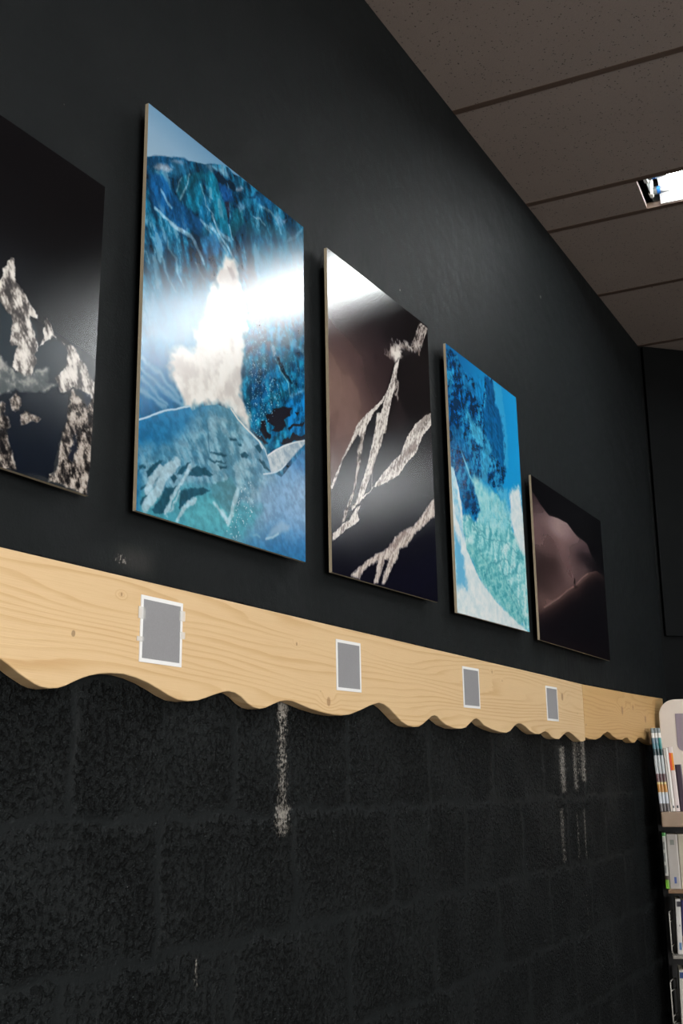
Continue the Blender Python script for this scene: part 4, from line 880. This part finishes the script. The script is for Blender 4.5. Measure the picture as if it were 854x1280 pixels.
def photo(key, art, label, gain=.92):
    cx, cz, W, Hh, ang = PL[key]
    t = thing('photo_panel', label, 'picture', (cx, -PFRONT, cz), (0, -math.radians(ang), 0), 'photographs hung along the black wall')
    bm = bmesh.new(); box(bm, -W / 2, W / 2, .0004, PT, -Hh / 2, Hh / 2)
    o = link('panel', bm, M_ply, t); o['label'] = 'cream coloured panel edge'
    me = art(W, Hh).mesh('print', gain); me.materials.append(M_print)
    p = bpy.data.objects.new('print', me); C.objects.link(p); p.parent = t
    for zz in (-Hh / 2 + .08, Hh / 2 - .11):
        bm = bmesh.new(); box(bm, -W / 2 + .08, W / 2 - .08, PT, PFRONT - .0005, zz, zz + .03); link('hanging_batten', bm, M_block, t)
    return t
photo('P1', art_peaks, 'unframed black and white photograph of jagged snowy peaks, cut by the left edge')
photo('P2', art_avalanche, 'large blue photograph of a powder avalanche with a bright lamp reflection across it')
photo('P3', art_ridges, 'dark photograph of pale moonlit snow ridges on a brown sky')
photo('P4', art_ice, 'bright turquoise photograph of a steep ice slope')
photo('P5', art_dunes, 'small dark photograph of smooth brown dunes with a tiny standing figure')

# ------------------------------------------------------------------ bookshelf at the far end
M_steel = plain('black_steel', (.010, .010, .011, 1), .45)
M_wood = plain('beige_shelf_laminate', lin(150, 128, 108), .55, var=.05)
M_wood2 = plain('brown_shelf_laminate', lin(120, 92, 66), .55, var=.06)
M_met = plain('grey_metal_shelf', lin(150, 146, 138), .4, metal=.2)
M_sign = plain('cream_sign_board', lin(212, 200, 188), .5, var=.02)
M_picto = plain('mauve_grey_panel', lin(132, 118, 128), .5, var=.03)
M_wire = plain('grey_wire', lin(190, 188, 180), .35, metal=.3)
TS = math.radians(15)                                  # the unit is turned a little towards the room
PV = Vector((4.12, -.085, 0))                          # its front left corner
shelf = thing('bookshelf', 'black bookshelf with beige shelves standing at the right edge beside the scalloped board', 'bookshelf', PV, (0, 0, TS))
def place(x, y, z):
    return PV + Matrix.Rotation(TS, 3, 'Z') @ Vector((x, y, z))
YR = -.92; XB = .24
def part(name, mat, x0, x1, y0, y1, z0, z1, par=shelf, bv=0):
    bm = bmesh.new(); box(bm, x0, x1, y0, y1, z0, z1)
    o = link(name, bm, mat, par)
    if bv: bevel(o, bv)
    return o
ZT, Z2, Z3, Z4 = 1.332, 1.0662, .8477, .6185
part('shelf_board', M_wood, 0, XB, YR, .0025, 1.279, ZT, bv=.004)
part('shelf_board', M_wood2, 0, XB, YR, -.001, 1.053, Z2, bv=.002)['label'] = 'brown shelf board'
part('shelf_board', M_met, 0, XB, YR, .001, .8357, Z3, bv=.003)['label'] = 'grey metal shelf board'
part('shelf_board', M_met, 0, XB, YR, .018, .606, Z4, bv=.003)['label'] = 'grey metal shelf board'
part('shelf_board', M_met, 0, XB, YR, .002, .36, .373, bv=.003)['label'] = 'grey metal shelf board'
part('base_shelf', M_steel, 0, XB, YR, .002, .0, .10, bv=.003)
part('back_panel', M_steel, XB, XB + .008, YR - .01, .012, .0, 1.36)
part('upright', M_steel, .17, .20, .003, .0115, .10, 1.279)
part('upright', M_steel, .17, .20, YR - .009, YR - .0005, .10, 1.279)
# header sign standing behind the top row
def rounded(y0, y1, z0, z1, r, corners, n=10):
    pts = []
    for (cy, cz, a0, on_) in ((y1 - r, z0 + r, -90, corners[0]), (y1 - r, z1 - r, 0, corners[1]), (y0 + r, z1 - r, 90, corners[2]), (y0 + r, z0 + r, 180, corners[3])):
        if on_:
            for k in range(n + 1):
                t_ = math.radians(a0 + 90 * k / n); pts.append((cy + r * math.cos(t_), cz + r * math.sin(t_)))
        else:
            sy = 1 if math.cos(math.radians(a0 + 45)) > 0 else -1; sz = 1 if math.sin(math.radians(a0 + 45)) > 0 else -1
            pts.append((cy + sy * r, cz + sz * r))
    return pts
bm = bmesh.new()
prism(bm, rounded(-.80, -.0235, ZT, 1.745, .062, (0, 1, 1, 0)), lambda p, h: (h, p[0], p[1]), .218, .232)
hs = link('header_sign', bm, M_sign, shelf); bevel(hs, .002); hs['label'] = 'cream sign board with rounded top corners'
bm = bmesh.new()
prism(bm, rounded(-.32, -.083, 1.549, 1.6905, .025, (1, 0, 1, 1)), lambda p, h: (h, p[0], p[1]), .2155, .218)
link('sign_panel', bm, M_picto, hs)['label'] = 'mauve grey panel on the sign'

# books: origin at the lower left corner of the spine (seen from the room), spine faces -x
def book(name, label, cat, y, z, th, h, depth, bands, lean=0, x=.03, group=None, cover=(200, 200, 200), stickers=()):
    t = thing(name, label, cat, place(x, y, z), (math.radians(lean), 0, TS), group)
    mats = []; idx = {}
    def mi(c):
        c = tuple(c)
        if c not in idx:
            idx[c] = len(mats); mats.append(plain('book_cover', lin(*c), .35, var=.04))
        return idx[c]
    bm = bmesh.new(); cb = .0012 if th < .02 else .002
    z0 = 0
    for hh, col in bands:                               # the spine, band by band from the bottom
        r_ = min(.003, th * .28)                        # rounded spine
        pr = [(cb + .004, 0), (r_ * .9, 0), (r_ * .25, -r_ * .4), (0, -r_ * 1.3), (0, -th + r_ * 1.3), (r_ * .25, -th + r_ * .4), (r_ * .9, -th), (cb + .004, -th)]
        prism(bm, pr, lambda p, q_: (p[0], p[1], q_), z0, z0 + hh, mi(col)); z0 += hh
    H_ = z0
    bmesh.ops.remove_doubles(bm, verts=bm.verts, dist=1e-6)
    link('spine', bm, mats, t)
    mc = plain('book_cover', lin(*cover), .35, var=.04)
    for ya, yb in ((-cb, 0), (-th, -th + cb)):
        bm = bmesh.new(); box(bm, cb + .004, depth, ya, yb, 0, H_); link('cover_board', bm, mc, t)
    bm = bmesh.new(); box(bm, cb + .004, depth - .003, -th + cb, -cb, .002, H_ - .002)
    link('pages', bm, M_pages, t)
    for (yo, zo, w, hh, col) in stickers:
        bm = bmesh.new(); box(bm, -.0005, .0004, yo - w, yo, zo, zo + hh)
        link('spine_mark', bm, plain('spine_mark', lin(*col), .4), t)
    return t
M_pages = plain('book_pages', lin(205, 198, 182), .8, var=.05, scale=200)
mag_bands = [(.028, (92, 86, 86)), (.040, (196, 202, 210)), (.028, (182, 126, 56)), (.008, (206, 192, 130)), (.029, (88, 62, 66)), (.066, (182, 188, 190)), (.023, (40, 60, 66)), (.020, (78, 124, 136)), (.020, (108, 134, 152)), (.018, (224, 222, 218)), (.018, (118, 128, 130))]
y = .0040
mg = 'magazines at the left end of the top shelf'
labs = ['leftmost of three banded teal white and orange magazine spines on the top shelf', 'middle one of three banded teal white and orange magazine spines on the top shelf', 'rightmost of three banded teal white and orange magazine spines, against the white booklets']
for k in range(3):
    b = [(h_, c_) for h_, c_ in mag_bands]
    if k == 2: b[6] = (.023, (14, 58, 62)); b[7] = (.020, (36, 128, 126)); b[8] = (.020, (60, 140, 140))
    book('magazine', labs[k], 'magazine', y, ZT + .0005, [.0108, .0104, .0108][k], .3, .12, b, lean=-2.3, group=mg, cover=(60, 70, 74)); y -= .0117
y -= .0012
for k, (th, hh, col, lab, st) in enumerate((
        (.0055, .222, (196, 190, 182), 'thinnest pale booklet, right after the banded magazines', ()),
        (.0105, .225, (226, 222, 216), 'white booklet between the thin pale booklet and the orange marked book', ((-.0035, .012, .005, .008, (70, 70, 76)),)),
        (.0165, .228, (222, 208, 204), 'white book with an orange red label at the top of its spine', ((-.001, .145, .0075, .062, (226, 84, 44)), (-.0085, .145, .0065, .062, (232, 150, 40)), (-.006, .012, .006, .009, (60, 60, 66)))))):
    book('booklet' if k < 2 else 'book', lab, 'booklet' if k < 2 else 'book', y, ZT + .0005, th, hh, .16, [(hh, col)], lean=-2.3, group='white booklets on the top shelf', cover=col, stickers=st); y -= th + .0006
book('book', 'dark purple book at the right edge of the top shelf', 'book', y - .001, ZT + .0005, .022, .17, .13, [(.165, (58, 44, 58))], lean=-2.3, cover=(58, 44, 58))
book('book', 'pale book with grey lettering and a lime green foot, leftmost on the second shelf', 'book', .0052, Z2 + .0006, .0135, .19, .13, [(.030, (110, 168, 50)), (.014, (60, 48, 44)), (.136, (176, 176, 170)), (.012, (70, 140, 70))], cover=(90, 96, 90),
     stickers=((-.0015, .052, .005, .028, (96, 98, 98)), (-.0015, .092, .005, .030, (104, 108, 106)), (-.0015, .134, .005, .026, (100, 102, 100))))
book('book', 'thick grey book with a small blue mark near its foot on the second shelf', 'book', -.0094, Z2 + .0006, .0385, .188, .13, [(.187, (176, 170, 164))], cover=(176, 170, 164),
     stickers=((-.017, .018, .008, .022, (70, 92, 150)), (-.012, .150, .014, .018, (130, 134, 126))))
book('book', 'beige grey book at the right edge of the second shelf', 'book', -.0487, Z2 + .0006, .03, .19, .13, [(.187, (186, 178, 160))], cover=(186, 178, 160))
book('book', 'white book with a dark square at its top, on the third shelf', 'book', -.0178, Z3 + .0012, .0180, .184, .13, [(.184, (206, 204, 200))], lean=1.7, cover=(206, 204, 200),
     stickers=((-.005, .158, .013, .018, (46, 46, 58)), (-.007, .014, .008, .024, (92, 126, 170)), (-.010, .092, .004, .006, (120, 120, 120))))
book('book', 'dark blue book at the right edge of the third shelf', 'book', -.0366, Z3 + .0012, .022, .176, .13, [(.06, (200, 170, 150)), (.12, (44, 40, 84))], lean=1.7, cover=(50, 46, 88))
book('book', 'white book with a blue square at the top, right of the lowest bookend', 'book', -.0114, Z4 + .0012, .022, .178, .13, [(.177, (198, 196, 186))], lean=1.6, cover=(198, 196, 186),
     stickers=((-.003, .150, .016, .020, (50, 76, 130)), (-.009, .07, .006, .012, (110, 130, 150))))
# wire bookends
def bookend(y0, z0, hh, zr, lab):
    t = thing('bookend', lab, 'bookend', place(.034, y0, z0), (0, 0, TS + math.radians(zr)), 'wire bookends on the lower shelves')
    w = .085; r = .010; pts = []
    for (cy, cz, a0) in ((-r, r, -90), (-r, hh - r, 0), (-w + r, hh - r, 90), (-w + r, r, 180)):
        for k in range(5):
            a = math.radians(a0 + 22.5 * k); pts.append((0, cy + r * math.cos(a), cz + r * math.sin(a) + .0025))
    bm = bmesh.new(); tube(bm, pts, .0024, 8, True); link('wire_loop', bm, M_wire, t, True)
    for zz in (hh - .031, .024):
        bm = bmesh.new(); tube(bm, [(.0, -.003, zz), (.0, -w + .003, zz)], .0018, 8); link('cross_wire', bm, M_wire, t, True)
    return t
bookend(.0008, Z3 + .0004, .137, 80, 'grey wire bookend left of the white book on the third shelf')
bookend(.0150, Z4 + .0004, .137, 75, 'grey wire bookend left of the white book on the lowest visible shelf')
